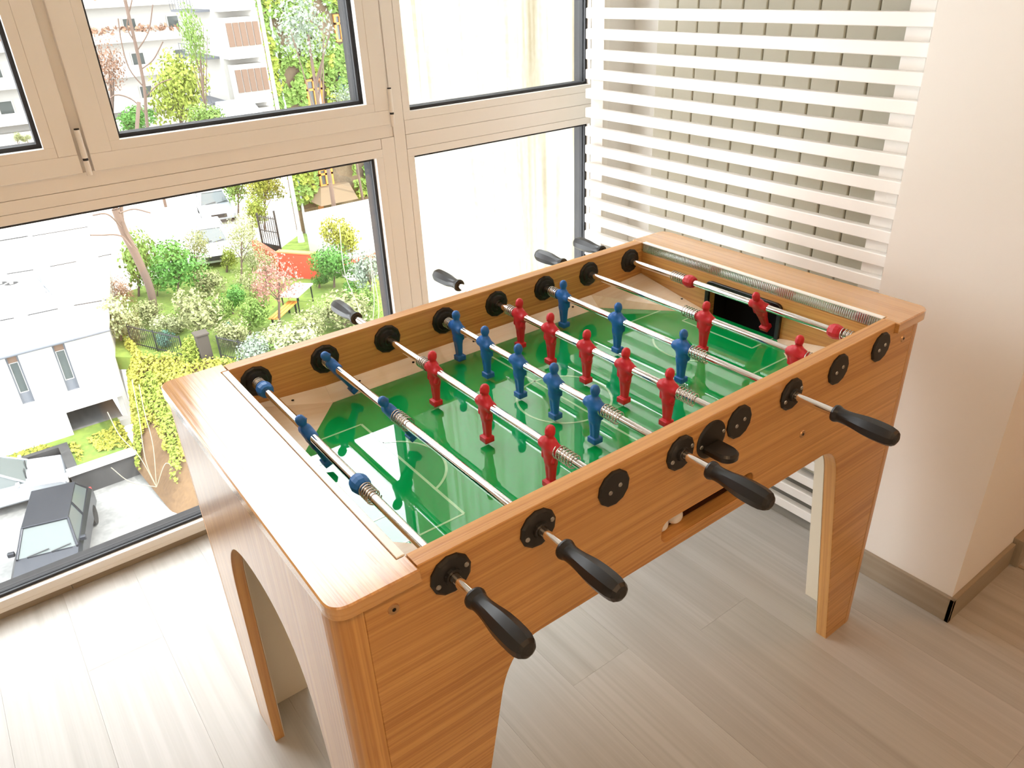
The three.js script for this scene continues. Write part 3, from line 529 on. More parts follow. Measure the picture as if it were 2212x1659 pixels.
// ---- ground
structMesh('courtyard_ground', [box(-14, 9, PARK - 0.4, PARK, -26.6, -6)].map((g) => grain(g, 'x')), W.concrete, 'concrete parking yard below the windows');
{
  const g = structure('terrace_ground', 'grass strip above a dark retaining wall');
  part('retaining_wall', grain(box(-0.1, 1.9, PARK, TERR + 0.12, -24.6, -24.3), 'x'), W.greyWall, g); part('retaining_wall', grain(box(-14, 0.2, PARK, TERR + 0.12, -26.7, -26.5), 'x'), W.greyWall, g); part('retaining_wall', grain(box(-0.1, 0.2, PARK, TERR + 0.12, -26.5, -24.6), 'z'), W.greyWall, g);
  part('grass_bed', grain(box(-14, 2.0, TERR - 0.6, TERR, -28, -26.7), 'x'), W.grass, g); part('grass_bed', grain(box(0.2, 2.0, TERR - 0.6, TERR, -26.7, -24.6), 'x'), W.grass, g);
  part('wall_coping', box(-0.15, 1.95, TERR + 0.12, TERR + 0.2, -24.68, -24.22), W.white, g);
  const s = new THREE.Shape(); [[3.9, 34], [2.55, 27.6], [3.3, 26.9], [5.5, 24.4], [8.5, 21.4], [14, 19], [46, 19], [46, 37.5], [14.2, 37.5], [11.5, 35], [8.2, 36]].forEach((q, i) => (i ? s.lineTo(...q) : s.moveTo(...q))); s.closePath();
  structMesh('garden_ground', grain(slab(s, GARD - 0.5, GARD), 'x'), W.grass, 'sunlit lawn of the courtyard garden');
  const r = new THREE.Shape(); [[-70, 41.6], [3.9, 41.6], [3.9, 34.02], [8.2, 36.02], [11.5, 35.02], [14.2, 37.52], [90, 37.52], [90, 190], [-70, 190]].forEach((q, i) => (i ? r.lineTo(...q) : r.moveTo(...q))); r.closePath();
  structMesh('street_ground', grain(slab(r, GARD - 0.5, GARD - 0.02), 'x'), W.white, 'pale bright street pavement behind the garden');
  structMesh('path_ground', box(12.4, 15.8, GARD, GARD + 0.03, -30.2, -28.6), W.white, 'white paved spot beside the lawn');
}
// ---- ivy bank between yard and garden
{
  const T = [[3.3, -9.9, -29.6], [3.3, -10.02, -26.9], [5.5, -10.02, -24.4], [8.5, -10.02, -21.4], [12, -10.02, -19]], B = [[2.62, -12.4, -27.1], [1.75, -12.7, -24.6], [2.1, -13.02, -21.4], [3.6, -13.02, -18.4], [7, -13.02, -14]];
  const n = 40, m = 16, pos = [], idx = [], P = (i, j) => { const t = i / n * (T.length - 1), a = Math.min(T.length - 2, Math.floor(t)), f = t - a, s = j / m; const q = [0, 1, 2].map((k) => lin(lin(T[a][k], T[a + 1][k], f), lin(B[a][k], B[a + 1][k], f), s)); q[1] += 0.35 * Math.sin(s * Math.PI) + 0.25 * (noise(i * 0.5, j * 0.5, 77) - 0.5) * Math.sin(s * Math.PI); return q; };
  for (let i = 0; i <= n; i++) for (let j = 0; j <= m; j++) pos.push(...P(i, j));
  for (let i = 0; i < n; i++) for (let j = 0; j < m; j++) { const a = i * (m + 1) + j, b = a + m + 1; idx.push(a, a + 1, b, b, a + 1, b + 1); }
  const g = new THREE.BufferGeometry(); g.setAttribute('position', new THREE.Float32BufferAttribute(pos, 3)); g.setIndex(idx); g.computeVertexNormals();
  structMesh('bank_ground', grain(g, 'x'), W.litter, 'brown leaf-littered bank below the garden');
  reseed(21); const l = [], l2 = [], up = V(-0.4, 0.9, 0.3).normalize();
  for (let k = 0; k < 24000; k++) { const i = Math.floor(rnd() * n), j = Math.floor(rnd() * m), q = P(i + rnd() * 0.999, j + rnd() * 0.999), s = j / m, w = noise(q[0] * 1.3, q[2] * 1.3 + q[1], 78); if (s > 0.62 && w < 0.35 + (s - 0.62) * 1.3) continue; (w > 0.52 ? l : l2).push([V(q[0], q[1] + 0.04 + 0.3 * rnd() * rnd() + 0.12 * w, q[2]), 0.066, up]); }
  const iv = thing('ivy_bank', 'bright yellow-green ivy carpet on the bank', 'ivy'); iv.userData.kind = 'stuff';
  part('leaf_cover', leaves(l), L.lime, iv).userData.kind = 'stuff'; part('leaf_cover', leaves(l2), L.yellow, iv).userData.kind = 'stuff';
  const gr = thing('grass_fringe', 'straggly green ground cover on the terrace strip', 'ground cover'); gr.userData.kind = 'stuff';
  const l3 = []; for (let k = 0; k < 3500; k++) { const x = -5 + 7 * rnd(), z = -27.2 + 2.5 * rnd(); if (noise(x * 1.4, z * 1.4, 80) < 0.4 || (x < 0.25 && z > -26.75)) continue; l3.push([V(x, TERR + 0.08 * rnd(), z), 0.075, up]); }
  part('leaf_cover', leaves(l3), L.yellow, gr).userData.kind = 'stuff';
}
// ---- low white building
{
  const zb = -27.3, b = thing('low_building', 'low white flat-roofed building with narrow slot windows', 'building', [-6, TERR, zb]);
  const loc = (g) => g.translate(6, -TERR, -zb), RT = -8.75;
  const F = (u, v) => onZ(u, v, zb);
  // wall with openings for two slot windows and the dark entrance
  const s = poly([[-14, TERR - 0.3], [2.5, TERR - 0.3], [2.5, RT], [-14, RT]]);
  const slots = [[-0.60, -0.20, -10.75, -8.95], [0.80, 1.20, -10.75, -8.95], [-2.0, -1.6, -10.75, -8.95]].map(([a, c, d, e]) => [a, c, d - 0.0, e - 0.0]);
  const W1 = F(8, 770), W2 = F(75, 868), W3 = F(110, 745), W4 = F(172, 840), wy1 = W1.y, wy0 = W2.y;
  const rects = [[W1.x, W2.x + 0.02, wy0, wy1], [W3.x, W4.x + 0.02, wy0, wy1], [2 * W1.x - W3.x, 2 * W1.x - W3.x + 0.4, wy0, wy1]];
  for (const [a, c, d, e] of rects) s.holes.push(roundRect(a, c, d, e, 0.005, THREE.Path));
  const G0 = F(143, 892), G1 = F(250, 900); s.holes.push(roundRect(G0.x, 2.35, TERR - 0.02, G0.y, 0.01, THREE.Path));
  part('wall', loc(extrude(s, 0.3).translate(0, 0, zb - 0.3)), W.white, b);
  part('wall', loc(slab(poly([[2.5, 27.3], [5.5, 41], [5.2, 41], [2.2, 27.6]]), TERR - 0.3, RT)), W.white, b); part('wall', loc(box(-14, -13.7, TERR - 0.3, RT, -41, zb - 0.3)), W.white, b); part('wall', loc(box(-14, 5.4, TERR - 0.3, RT, -41.3, -41)), W.white, b);
  part('entrance_floor', loc(box(G0.x, 2.2, TERR - 0.3, TERR, -34, zb - 0.3)), W.concrete, b);
  part('entrance_back', loc(box(G0.x - 0.2, 3.3, TERR, RT, -34.1, -34)), W.concrete, b); part('entrance_side', loc(box(G0.x - 0.2, G0.x, TERR, RT, -34, zb - 0.3)), W.concrete, b);
  for (const [a, c, d, e] of rects) {
    const w = part('window', loc(merge(frameBarsXY(a, c, d, e, 0.05, zb - 0.16, zb - 0.08))), W.slate, b, 'grey window frame');
    part('pane', loc(box(a + 0.05, c - 0.05, d + 0.42, e - 0.35, zb - 0.14, zb - 0.12)), W.glassDark, w); part('louvre', loc(box(a + 0.05, c - 0.05, e - 0.33, e - 0.04, zb - 0.15, zb - 0.1)), W.brown, w); part('panel', loc(box(a + 0.05, c - 0.05, d + 0.04, d + 0.4, zb - 0.15, zb - 0.1)), W.slate, w);
    part('bar', loc(merge([...frameBarsXY(a + 0.05, c - 0.05, d + 0.4, e - 0.33, 0.02, zb - 0.12, zb - 0.09)])), W.white, w);
  }
  const roof = part('roof', loc(slab(poly([[-14.1, -zb - 0.12], [2.62, -zb - 0.12], [5.7, 41.4], [-14.1, 41.4]]), RT, RT + 0.12)), W.white, b);
  part('gutter', loc(rod(V(-14.1, RT - 0.02, zb + 0.2), V(2.6, RT - 0.02, zb + 0.2), 0.07, 0.07, 8)), W.slate, roof);
  for (const [u0, v0, u1, v1] of [[15, 592, 72, 583], [108, 576, 165, 565], [60, 681, 125, 667], [160, 660, 230, 648], [0, 520, 60, 510], [70, 510, 190, 490], [212, 555, 240, 549], [0, 693, 30, 687]]) { const p = onY(u0, v0, RT + 0.13), q = onY(u1, v1, RT + 0.13); part('roof_seam', loc(rod(p, q, 0.028, 0.028, 5)), W.iron, roof); }
  for (const [u0, v0, u1, v1] of [[68, 558, 100, 632], [80, 600, 112, 636]]) { const p = onY(u0, v0, RT + 0.13), q = onY(u1, v1, RT + 0.13); part('cable', loc(rod(p, q, 0.02, 0.02, 5)), W.slate, roof); }
  for (const [u, fl] of [[4, 'round dark roof fan further from the cable'], [28, 'round dark roof fan closer to the cable']]) {
    const p = onY(u, 621, RT + 0.14), fan = thing('rooftop_fan', fl, 'fan', [p.x, RT + 0.12, p.z], 0, 'fans on the low white roof');
    part('casing', [new THREE.CylinderGeometry(0.26, 0.28, 0.2, 20, 1, true).translate(0, 0.1, 0)], W.white, fan); part('grille', [new THREE.CylinderGeometry(0.24, 0.24, 0.03, 20).translate(0, 0.16, 0)], W.iron, fan); part('hub', new THREE.CylinderGeometry(0.07, 0.07, 0.05, 12).translate(0, 0.19, 0), W.white, fan);
  }
}
function frameBarsXY(a, c, d, e, k, z0, z1) { return [box(a, c, d, d + k, z0, z1), box(a, c, e - k, e, z0, z1), box(a, a + k, d + k, e - k, z0, z1), box(c - k, c, d + k, e - k, z0, z1)]; }
// ---- cars
function frustum(b, t, y0, y1) { // b, t: [x0, x1, z0, z1]
  const q = [[b[0], y0, b[2]], [b[1], y0, b[2]], [b[1], y0, b[3]], [b[0], y0, b[3]], [t[0], y1, t[2]], [t[1], y1, t[2]], [t[1], y1, t[3]], [t[0], y1, t[3]]];
  const f = [[0, 1, 5, 4], [1, 2, 6, 5], [2, 3, 7, 6], [3, 0, 4, 7], [4, 5, 6, 7], [3, 2, 1, 0]], pos = []; for (const [a, c, d, e] of f) for (const k of [a, d, c, a, e, d]) pos.push(...q[k]);
  const g = new THREE.BufferGeometry(); g.setAttribute('position', new THREE.Float32BufferAttribute(pos, 3)); g.computeVertexNormals(); return g;
}
function car(name, label, p, turn, paint, group) { // nose towards +z
  const c = thing(name, label, 'car', [p.x, p.y, p.z], turn, group), s = new THREE.Shape();
  s.moveTo(2.05, 0.28); s.lineTo(2.12, 0.5); s.quadraticCurveTo(2.1, 0.72, 1.9, 0.78); s.lineTo(0.95, 0.92); s.lineTo(-1.9, 0.95); s.quadraticCurveTo(-2.1, 0.92, -2.1, 0.6); s.lineTo(-2.05, 0.28); s.closePath();
  part('body', toCreasedNormals(extrude(s, 1.74, 0.09).translate(0, 0, -0.87).rotateY(-Math.PI / 2), 0.6), paint, c);
  part('cabin', frustum([-0.76, 0.76, -1.95, 1.0], [-0.58, 0.58, -1.55, 0.25], 0.9, 1.42), W.glassDark, c, 'dark car windows');
  part('roof', rbox(-0.6, 0.6, 1.40, 1.46, -1.6, 0.3, 0.02), paint, c);
  part('pillar', [[1, 1], [1, -1], [-1, 1], [-1, -1]].map(([a, e]) => rod(V(a * 0.75, 0.92, e > 0 ? 0.99 : -1.94), V(a * 0.575, 1.42, e > 0 ? 0.25 : -1.55), 0.04, 0.04, 6)).concat([rod(V(0.76, 0.92, -0.5), V(0.58, 1.42, -0.5), 0.04, 0.04, 6), rod(V(-0.76, 0.92, -0.5), V(-0.58, 1.42, -0.5), 0.04, 0.04, 6)]), paint, c);
  for (const a of [-1, 1]) { part('mirror', rbox(a * 0.9 - 0.09, a * 0.9 + 0.09, 0.92, 1.06, 0.72, 0.84, 0.03), paint, c); part('headlight', rbox(a * 0.62 - 0.2, a * 0.62 + 0.2, 0.55, 0.72, 1.98, 2.13, 0.03), W.lamp, c); part('tail_light', rbox(a * 0.7 - 0.13, a * 0.7 + 0.13, 0.62, 0.85, -2.13, -2.05, 0.03), W.lampRed, c); for (const e of [1.3, -1.3]) part('wheel', rod(V(a * 0.68, 0.31, e), V(a * 0.87, 0.31, e), 0.31, 0.31, 18), W.tyre, c); }
  part('grille', box(-0.4, 0.4, 0.4, 0.6, 2.05, 2.14), W.iron, c); part('wiper', [rod(V(-0.5, 0.93, 1.0), V(0.05, 1.0, 0.93), 0.015, 0.015, 5), rod(V(0.1, 0.93, 1.0), V(0.6, 1.0, 0.93), 0.015, 0.015, 5)], W.iron, c);
}
{ const r = onY(106, 1088, PARK + 1.46), t = -0.27; car('parked_car', 'dark estate car parked in the yard below', V(r.x + Math.sin(t) * 0.65, PARK, r.z + Math.cos(t) * 0.65), t, W.carDark); }
car('parked_car', 'silver car parked beside the retaining wall', V(-2.15, PARK, -25.55), 1.42, W.carSilver);
car('parked_car', 'white car with dark bumper parked on the street behind bushes', onY(462, 552, GARD), -0.24, W.carWhite);
car('parked_car', 'pale car further up the bright street', onY(468, 466, GARD), -0.2, W.carSilver);
// ---- fences, gate, picnic set
function ironFence(label, a, b, h, n) {
  const g = thing('iron_fence', label, 'fence', [a.x, a.y, a.z]), d = b.clone().sub(a);
  for (const y of [0.1, h - 0.08]) part('rail', rod(V(0, y, 0), V(d.x, d.y + y, d.z), 0.022, 0.022, 6), W.iron, g);
  for (let k = 0; k <= n; k++) { const t = k / n; part(k % 12 ? 'bar' : 'post', rod(V(d.x * t, d.y * t, d.z * t), V(d.x * t, d.y * t + h, d.z * t), k % 12 ? 0.011 : 0.03, k % 12 ? 0.011 : 0.03, 5), W.iron, g); }
}
ironFence('black iron fence along the top of the ivy bank', onY(287, 746, GARD), onY(398, 772, GARD), 0.85, 24);
ironFence('black iron fence beside the dark stone post', onY(478, 772, GARD), onY(572, 792, GARD), 0.85, 24);
{
  const p = onY(447, 775, GARD), s = thing('gate_post', 'weathered dark stone post between the two iron fences', 'post', [p.x, GARD, p.z]);
  part('shaft', rbox(-0.2, 0.2, -0.3, 0.95, -0.2, 0.2, 0.03), W.postStone, s); part('cap', rbox(-0.24, 0.24, 0.95, 1.02, -0.24, 0.24, 0.02), W.postStone, s);
  const a = onY(572, 548, GARD), b = onY(610, 556, GARD), g = thing('garden_gate', 'black barred garden gate by the orange wall', 'gate', [a.x, GARD, a.z]), d = b.clone().sub(a);
  for (const [t, h] of [[0, 2.0], [1, 2.25]]) part('post', rod(V(d.x * t, 0, d.z * t), V(d.x * t, h, d.z * t), 0.05, 0.05, 8), W.iron, g);
  for (const y of [0.55, 1.2, 1.85]) part('rail', rod(V(0, y, 0), V(d.x, y, d.z), 0.025, 0.025, 6), W.iron, g);
  for (let k = 1; k < 8; k++) part('bar', rod(V(d.x * k / 8, 0.1, d.z * k / 8), V(d.x * k / 8, 1.95, d.z * k / 8), 0.018, 0.018, 5), W.iron, g);
  part('kick_panel', new THREE.BoxGeometry(d.length(), 0.5, 0.03).rotateY(-Math.atan2(d.z, d.x)).translate(d.x / 2, 0.3, d.z / 2), W.iron, g);
  const q = onY(630, 688, GARD), t = thing('picnic_table', 'white garden table on the paved edge of the lawn', 'table', [q.x + 0.7, GARD, q.z - 0.9], 0.75);
  part('table_top', rbox(-0.75, 0.75, 0.7, 0.75, -0.4, 0.4, 0.01), W.white, t); for (const x of [-0.65, 0.65]) for (const z of [-0.32, 0.32]) part('leg', rod(V(x, 0, z), V(x, 0.7, z), 0.03, 0.03, 6), W.iron, t);
  const be = thing('garden_bench', 'orange slatted wooden bench in front of the white table', 'bench', [q.x - 0.25, GARD, q.z], 0.75);
  for (const z of [-0.15, 0, 0.15]) part('slat', rbox(-0.9, 0.9, 0.42, 0.45, z - 0.06, z + 0.06, 0.006), W.orange, be); for (const x of [-0.7, 0.7]) part('leg', [box(x - 0.03, x + 0.03, 0, 0.42, -0.18, -0.12), box(x - 0.03, x + 0.03, 0, 0.42, 0.12, 0.18), box(x - 0.03, x + 0.03, 0.36, 0.42, -0.18, 0.18)], W.iron, be);
}
// ---- house grown over with ivy
{
  const A = onY(655, 503, GARD), zb = A.z, x0 = A.x, h = thing('ivy_house', 'ivy-covered house with orange window frames behind the garden', 'house', [x0, GARD, zb]);
  const loc = (g) => g.translate(-x0, -GARD, -zb), F = (u, v) => onZ(u, v, zb), x1 = x0 + 17, yT = 8.5;
  part('wall', loc(grain(box(x0, x1, GARD - 0.3, yT, zb - 0.9, zb), 'x')), W.cream, h);
  part('roof', loc(box(x0 - 0.4, x1, yT, yT + 0.3, zb - 1.2, zb + 0.5)), W.slate, h);
  part('stone_base', loc(grain(box(x0 - 0.08, x1, GARD - 0.3, F(660, 450).y, zb, zb + 0.12), 'x')), W.cream, h);
  const wins = [[655, 170, 692, 236], [684, 362, 716, 402], [716, 30, 745, 90]].map(([u0, v0, u1, v1]) => { const a = F((u0 + u1) / 2, v0), b = F((u0 + u1) / 2, v1), w = (u1 - u0) / 2 * depthOf(a) / FOCAL; return [a.x - w, a.x + w, b.y, a.y]; });
  wins.forEach(([a, c, d, e]) => {
    const w = part('window', loc(merge([...frameBarsXY(a, c, d, e, 0.1, zb + 0.02, zb + 0.14), box((a + c) / 2 - 0.05, (a + c) / 2 + 0.05, d, e, zb + 0.02, zb + 0.14), box(a, c, lin(d, e, 0.62), lin(d, e, 0.62) + 0.1, zb + 0.02, zb + 0.14)])), W.orange, h, 'orange wooden window frame');
    part('pane', loc(box(a + 0.1, c - 0.1, d + 0.1, e - 0.1, zb + 0.03, zb + 0.05)), W.glassDark, w); part('curtain', loc(box((a + c) / 2 + 0.05, c - 0.1, d + 0.1, lin(d, e, 0.6), zb + 0.05, zb + 0.06)), W.curtain, w);
  });
  { const a = F(728, 165), b = F(757, 196); part('awning', loc(box(a.x, b.x + 0.3, b.y, a.y, zb + 0.05, zb + 0.2)), W.teal, h, 'teal slatted shutter'); for (let k = 0; k < 7; k++) part('shutter_slat', loc(box(a.x + 0.1 * k * 1.05, a.x + 0.1 * k * 1.05 + 0.06, b.y, a.y, zb + 0.2, zb + 0.24)), W.teal, h); }
  { const a = F(684, 440), b = F(702, 480); part('cellar_door', loc(box(a.x, b.x, GARD, a.y, zb + 0.1, zb + 0.16)), W.terracotta, h); }
  part('canopy', loc(frustum([F(672, 470).x, F(752, 470).x, zb + 0.1, zb + 1.6], [F(690, 440).x, F(752, 440).x, zb + 0.1, zb + 0.5], F(690, 428).y, F(700, 400).y)), W.cream, h, 'sloping stone canopy over the door');
  part('drain_pipe', loc(rod(V(x0 + 0.1, GARD, zb + 0.25), V(x0 + 0.1, yT, zb + 0.25), 0.07, 0.07, 8)), W.curtain, h, 'white drain pipe');
  // ivy on the front and around the corner
  reseed(33); const l = [], l2 = [], out = V(0, 0.2, 1);
  for (let k = 0; k < 32000; k++) {
    const x = x0 - 0.35 + rnd() * 11, y = lin(-8.7, 4.5, rnd()), n = noise(x * 0.9, y * 0.7, 90) * 0.65 + noise(x * 2.6, y * 2.2, 91) * 0.35; if (n < 0.3) continue;
    if (wins.some(([a, c, d, e]) => x > a - 0.12 && x < c + 0.12 && y > d - 0.15 && y < e + 0.1)) continue; if (y < -6.6 && noise(x * 0.5, 4, 92) < 0.36) continue;
    (n > 0.55 ? l : l2).push([V(x - x0, y - GARD, 0.14 + 0.45 * rnd() * n), 0.13, out]);
  }
  part('ivy_leaves', leaves(l), L.lime, h, 'yellow-green ivy').userData.kind = 'stuff'; part('ivy_leaves', leaves(l2), L.mid, h, 'darker green ivy').userData.kind = 'stuff';
  // terrace wall, steps
  const wA = onY(612, 596, GARD), wB = onY(690, 602, GARD), ow = thing('orange_wall', 'orange-red painted garden wall beside the gate', 'wall', [wA.x, GARD, wA.z]), d = wB.clone().sub(wA), top1 = onZ(672, 512, wA.z - 1).y - GARD;
  part('panel', new THREE.BoxGeometry(d.length(), top1, 0.25).rotateY(-Math.atan2(d.z, d.x)).translate(d.x / 2, top1 / 2, d.z / 2), W.red, ow); part('return_panel', box(-0.12, 0.13, 0, top1 * 0.82, -3.2, 0.0), W.red, ow); part('coping', new THREE.BoxGeometry(d.length() + 0.1, 0.06, 0.32).rotateY(-Math.atan2(d.z, d.x)).translate(d.x / 2, top1 + 0.03, d.z / 2), W.terracotta, ow);
  const sA = onY(782, 534, GARD + 1), st = thing('white_steps', 'broad white steps leading down to the lawn', 'steps', [sA.x, GARD, sA.z]);
  for (let k = 0; k < 6; k++) part('step', box(-1.0, 3.5, 0, 1.0 + k * 0.2, -1 - k * 0.55, -0.45 - k * 0.55), W.white, st); part('landing', box(-1.2, 3.5, 0, 1.0, -0.45, 0.4), W.white, st); part('red_band', box(-1.2, 3.5, 0.55, 0.75, 0.4, 0.46), W.red, st); 
  const pA = onY(590, 240, GARD - 0.02), pole = thing('lamp_post', 'tall slim white pole at the corner of the ivy house', 'pole', [x0 - 0.7, GARD, zb + 1.4]); part('shaft', rod(V(0, 0, 0), V(0, 15.5, 0), 0.11, 0.07, 8), W.white, pole); part('base', rod(V(0, 0, 0), V(0, 0.5, 0), 0.18, 0.14, 8), W.white, pole);
}
// ---- distant blocks
function block(name, label, x0, x1, z, depth, yT, wall, floors, opts = {}) {
  const b = thing(name, label, 'building', [x0, GARD, z]), loc = (g) => g.translate(-x0, -GARD, -z);
  part('wall', loc(box(x0, x1, GARD - 0.3, yT, z - depth, z)), wall, b); part('roof', loc(box(x0 - 0.4, x1 + 0.4, yT, yT + 0.4, z - depth - 0.4, z + 0.4)), W.slate, b);
  const fh = 3.1;
  for (let f = 0; f < floors; f++) {
    const y = GARD + 1.2 + f * fh;
    if (opts.balcony) { const s = part('balcony', loc(box(x0 + 0.3, x1 - 0.3, y - 0.5, y - 0.3, z, z + 1.3)), W.white, b); part('balcony_front', loc(box(x0 + 0.3, x1 - 0.3, y - 0.3, y + 0.55, z + 1.22, z + 1.3)), opts.front ?? W.white, s); }
    for (let x = x0 + 1; x + 1.5 < x1; x += opts.step ?? 3.2) { const w = part('window', loc(merge(frameBarsXY(x, x + 1.3, y, y + 1.6, 0.1, z, z + 0.08))), opts.frame ?? W.white, b); part('pane', loc(box(x + 0.1, x + 1.2, y + 0.1, y + 1.5, z + 0.01, z + 0.03)), W.glassDark, w); }
  }
  return b;
}
{
  const z = -88, a = onZ(150, 120, z), c = onZ(455, 120, z), b = block('apartment_block', 'wide white apartment block with planted balconies', a.x - 46, c.x, z, 12, 44, W.white, 17, { balcony: true, step: 4.2 });
  reseed(55); const l = []; for (let f = 2; f < 7; f++) for (let k = 0; k < 900; k++) { const y = 1.2 + f * 3.1 + 0.55; l.push([V(rnd() * (c.x - a.x + 46), y + 0.5 * rnd() - 0.35 * rnd(), 1.25 + 0.3 * rnd()), 0.22, V(0, 0.4, 0.6)]); }
  part('balcony_plants', leaves(l), L.rust, b, 'brownish balcony plants').userData.kind = 'stuff';
  // slanted block with louvred bays
  const zc = -60, e0 = onZ(478, 120, zc), e1 = onZ(600, 120, zc), s = block('corner_block', 'narrow white apartment block with brown shuttered bays', e0.x, e1.x + 6, zc, 9, 28, W.white, 10, { step: 40 });
  for (let f = 0; f < 10; f++) {
    const y = 1.0 + f * 3.1, wI = e1.x - e0.x; part('bay', box(0.3, wI * 0.62, y - 0.25, y + 2.25, 0, 0.9), W.white, s);
    for (let k = 0; k < 5; k++) part('shutter', box(0.45 + k * wI * 0.115, 0.45 + k * wI * 0.115 + wI * 0.095, y + 0.35, y + 1.9, 0.9, 0.97), W.brown, s);
    part('bay_ledge', box(0.1, wI * 0.68, y - 0.45, y - 0.25, 0, 1.25), W.white, s);
    part('side_balcony', [box(-1.2, 0, y - 0.45, y - 0.3, -6, -0.5), box(-1.22, -1.17, y + 0.45, y + 0.5, -6, -0.5), ...[0, 1, 2, 3, 4, 5, 6, 7].map((q) => box(-1.22, -1.19, y - 0.3, y + 0.45, -6 + q * 0.75, -5.96 + q * 0.75))], W.slate, s);
  }
  const sn = onZ(515, 232, -57.5), sg = thing('shop_canopy', 'pale blue-white sheet canopy below the brown shutters', 'canopy', [sn.x, GARD, -57.5]); part('sheet', frustum([-1.4, 1.4, -1.2, 1.2], [-1.2, 1.2, -1.2, -0.6], sn.y - GARD - 0.6, sn.y - GARD + 0.4), std('#c9dce8', 0.5), sg); for (const x of [-1.3, 1.3]) part('post', rod(V(x, 0, 1.1), V(x, sn.y - GARD - 0.6, 1.1), 0.05, 0.05, 6), W.slate, sg);
  const wl = onY(240, 262, GARD); tag(part('boundary_wall', box(-30, 16, GARD - 0.1, GARD + 2.4, -64.4, -64), W.white), 'long white boundary wall across the street', 'wall');
  // wing of this building, close by on the right
  const wing = structure('wall_wing', 'grime-streaked stucco wall of the wing just outside'); const g = box(1.80, 2.1, -13.2, 9, -3.42, -1.60).toNonIndexed(), uv = g.attributes.uv, p = g.attributes.position; for (let i = 0; i < p.count; i++) uv.setXY(i, (p.getZ(i) + 1.6) / -1.9, (p.getY(i) + 0.4) / 2.6);
  part('stucco', g, new THREE.MeshStandardMaterial({ map: grimeMap, roughness: 0.9 }), wing);
}
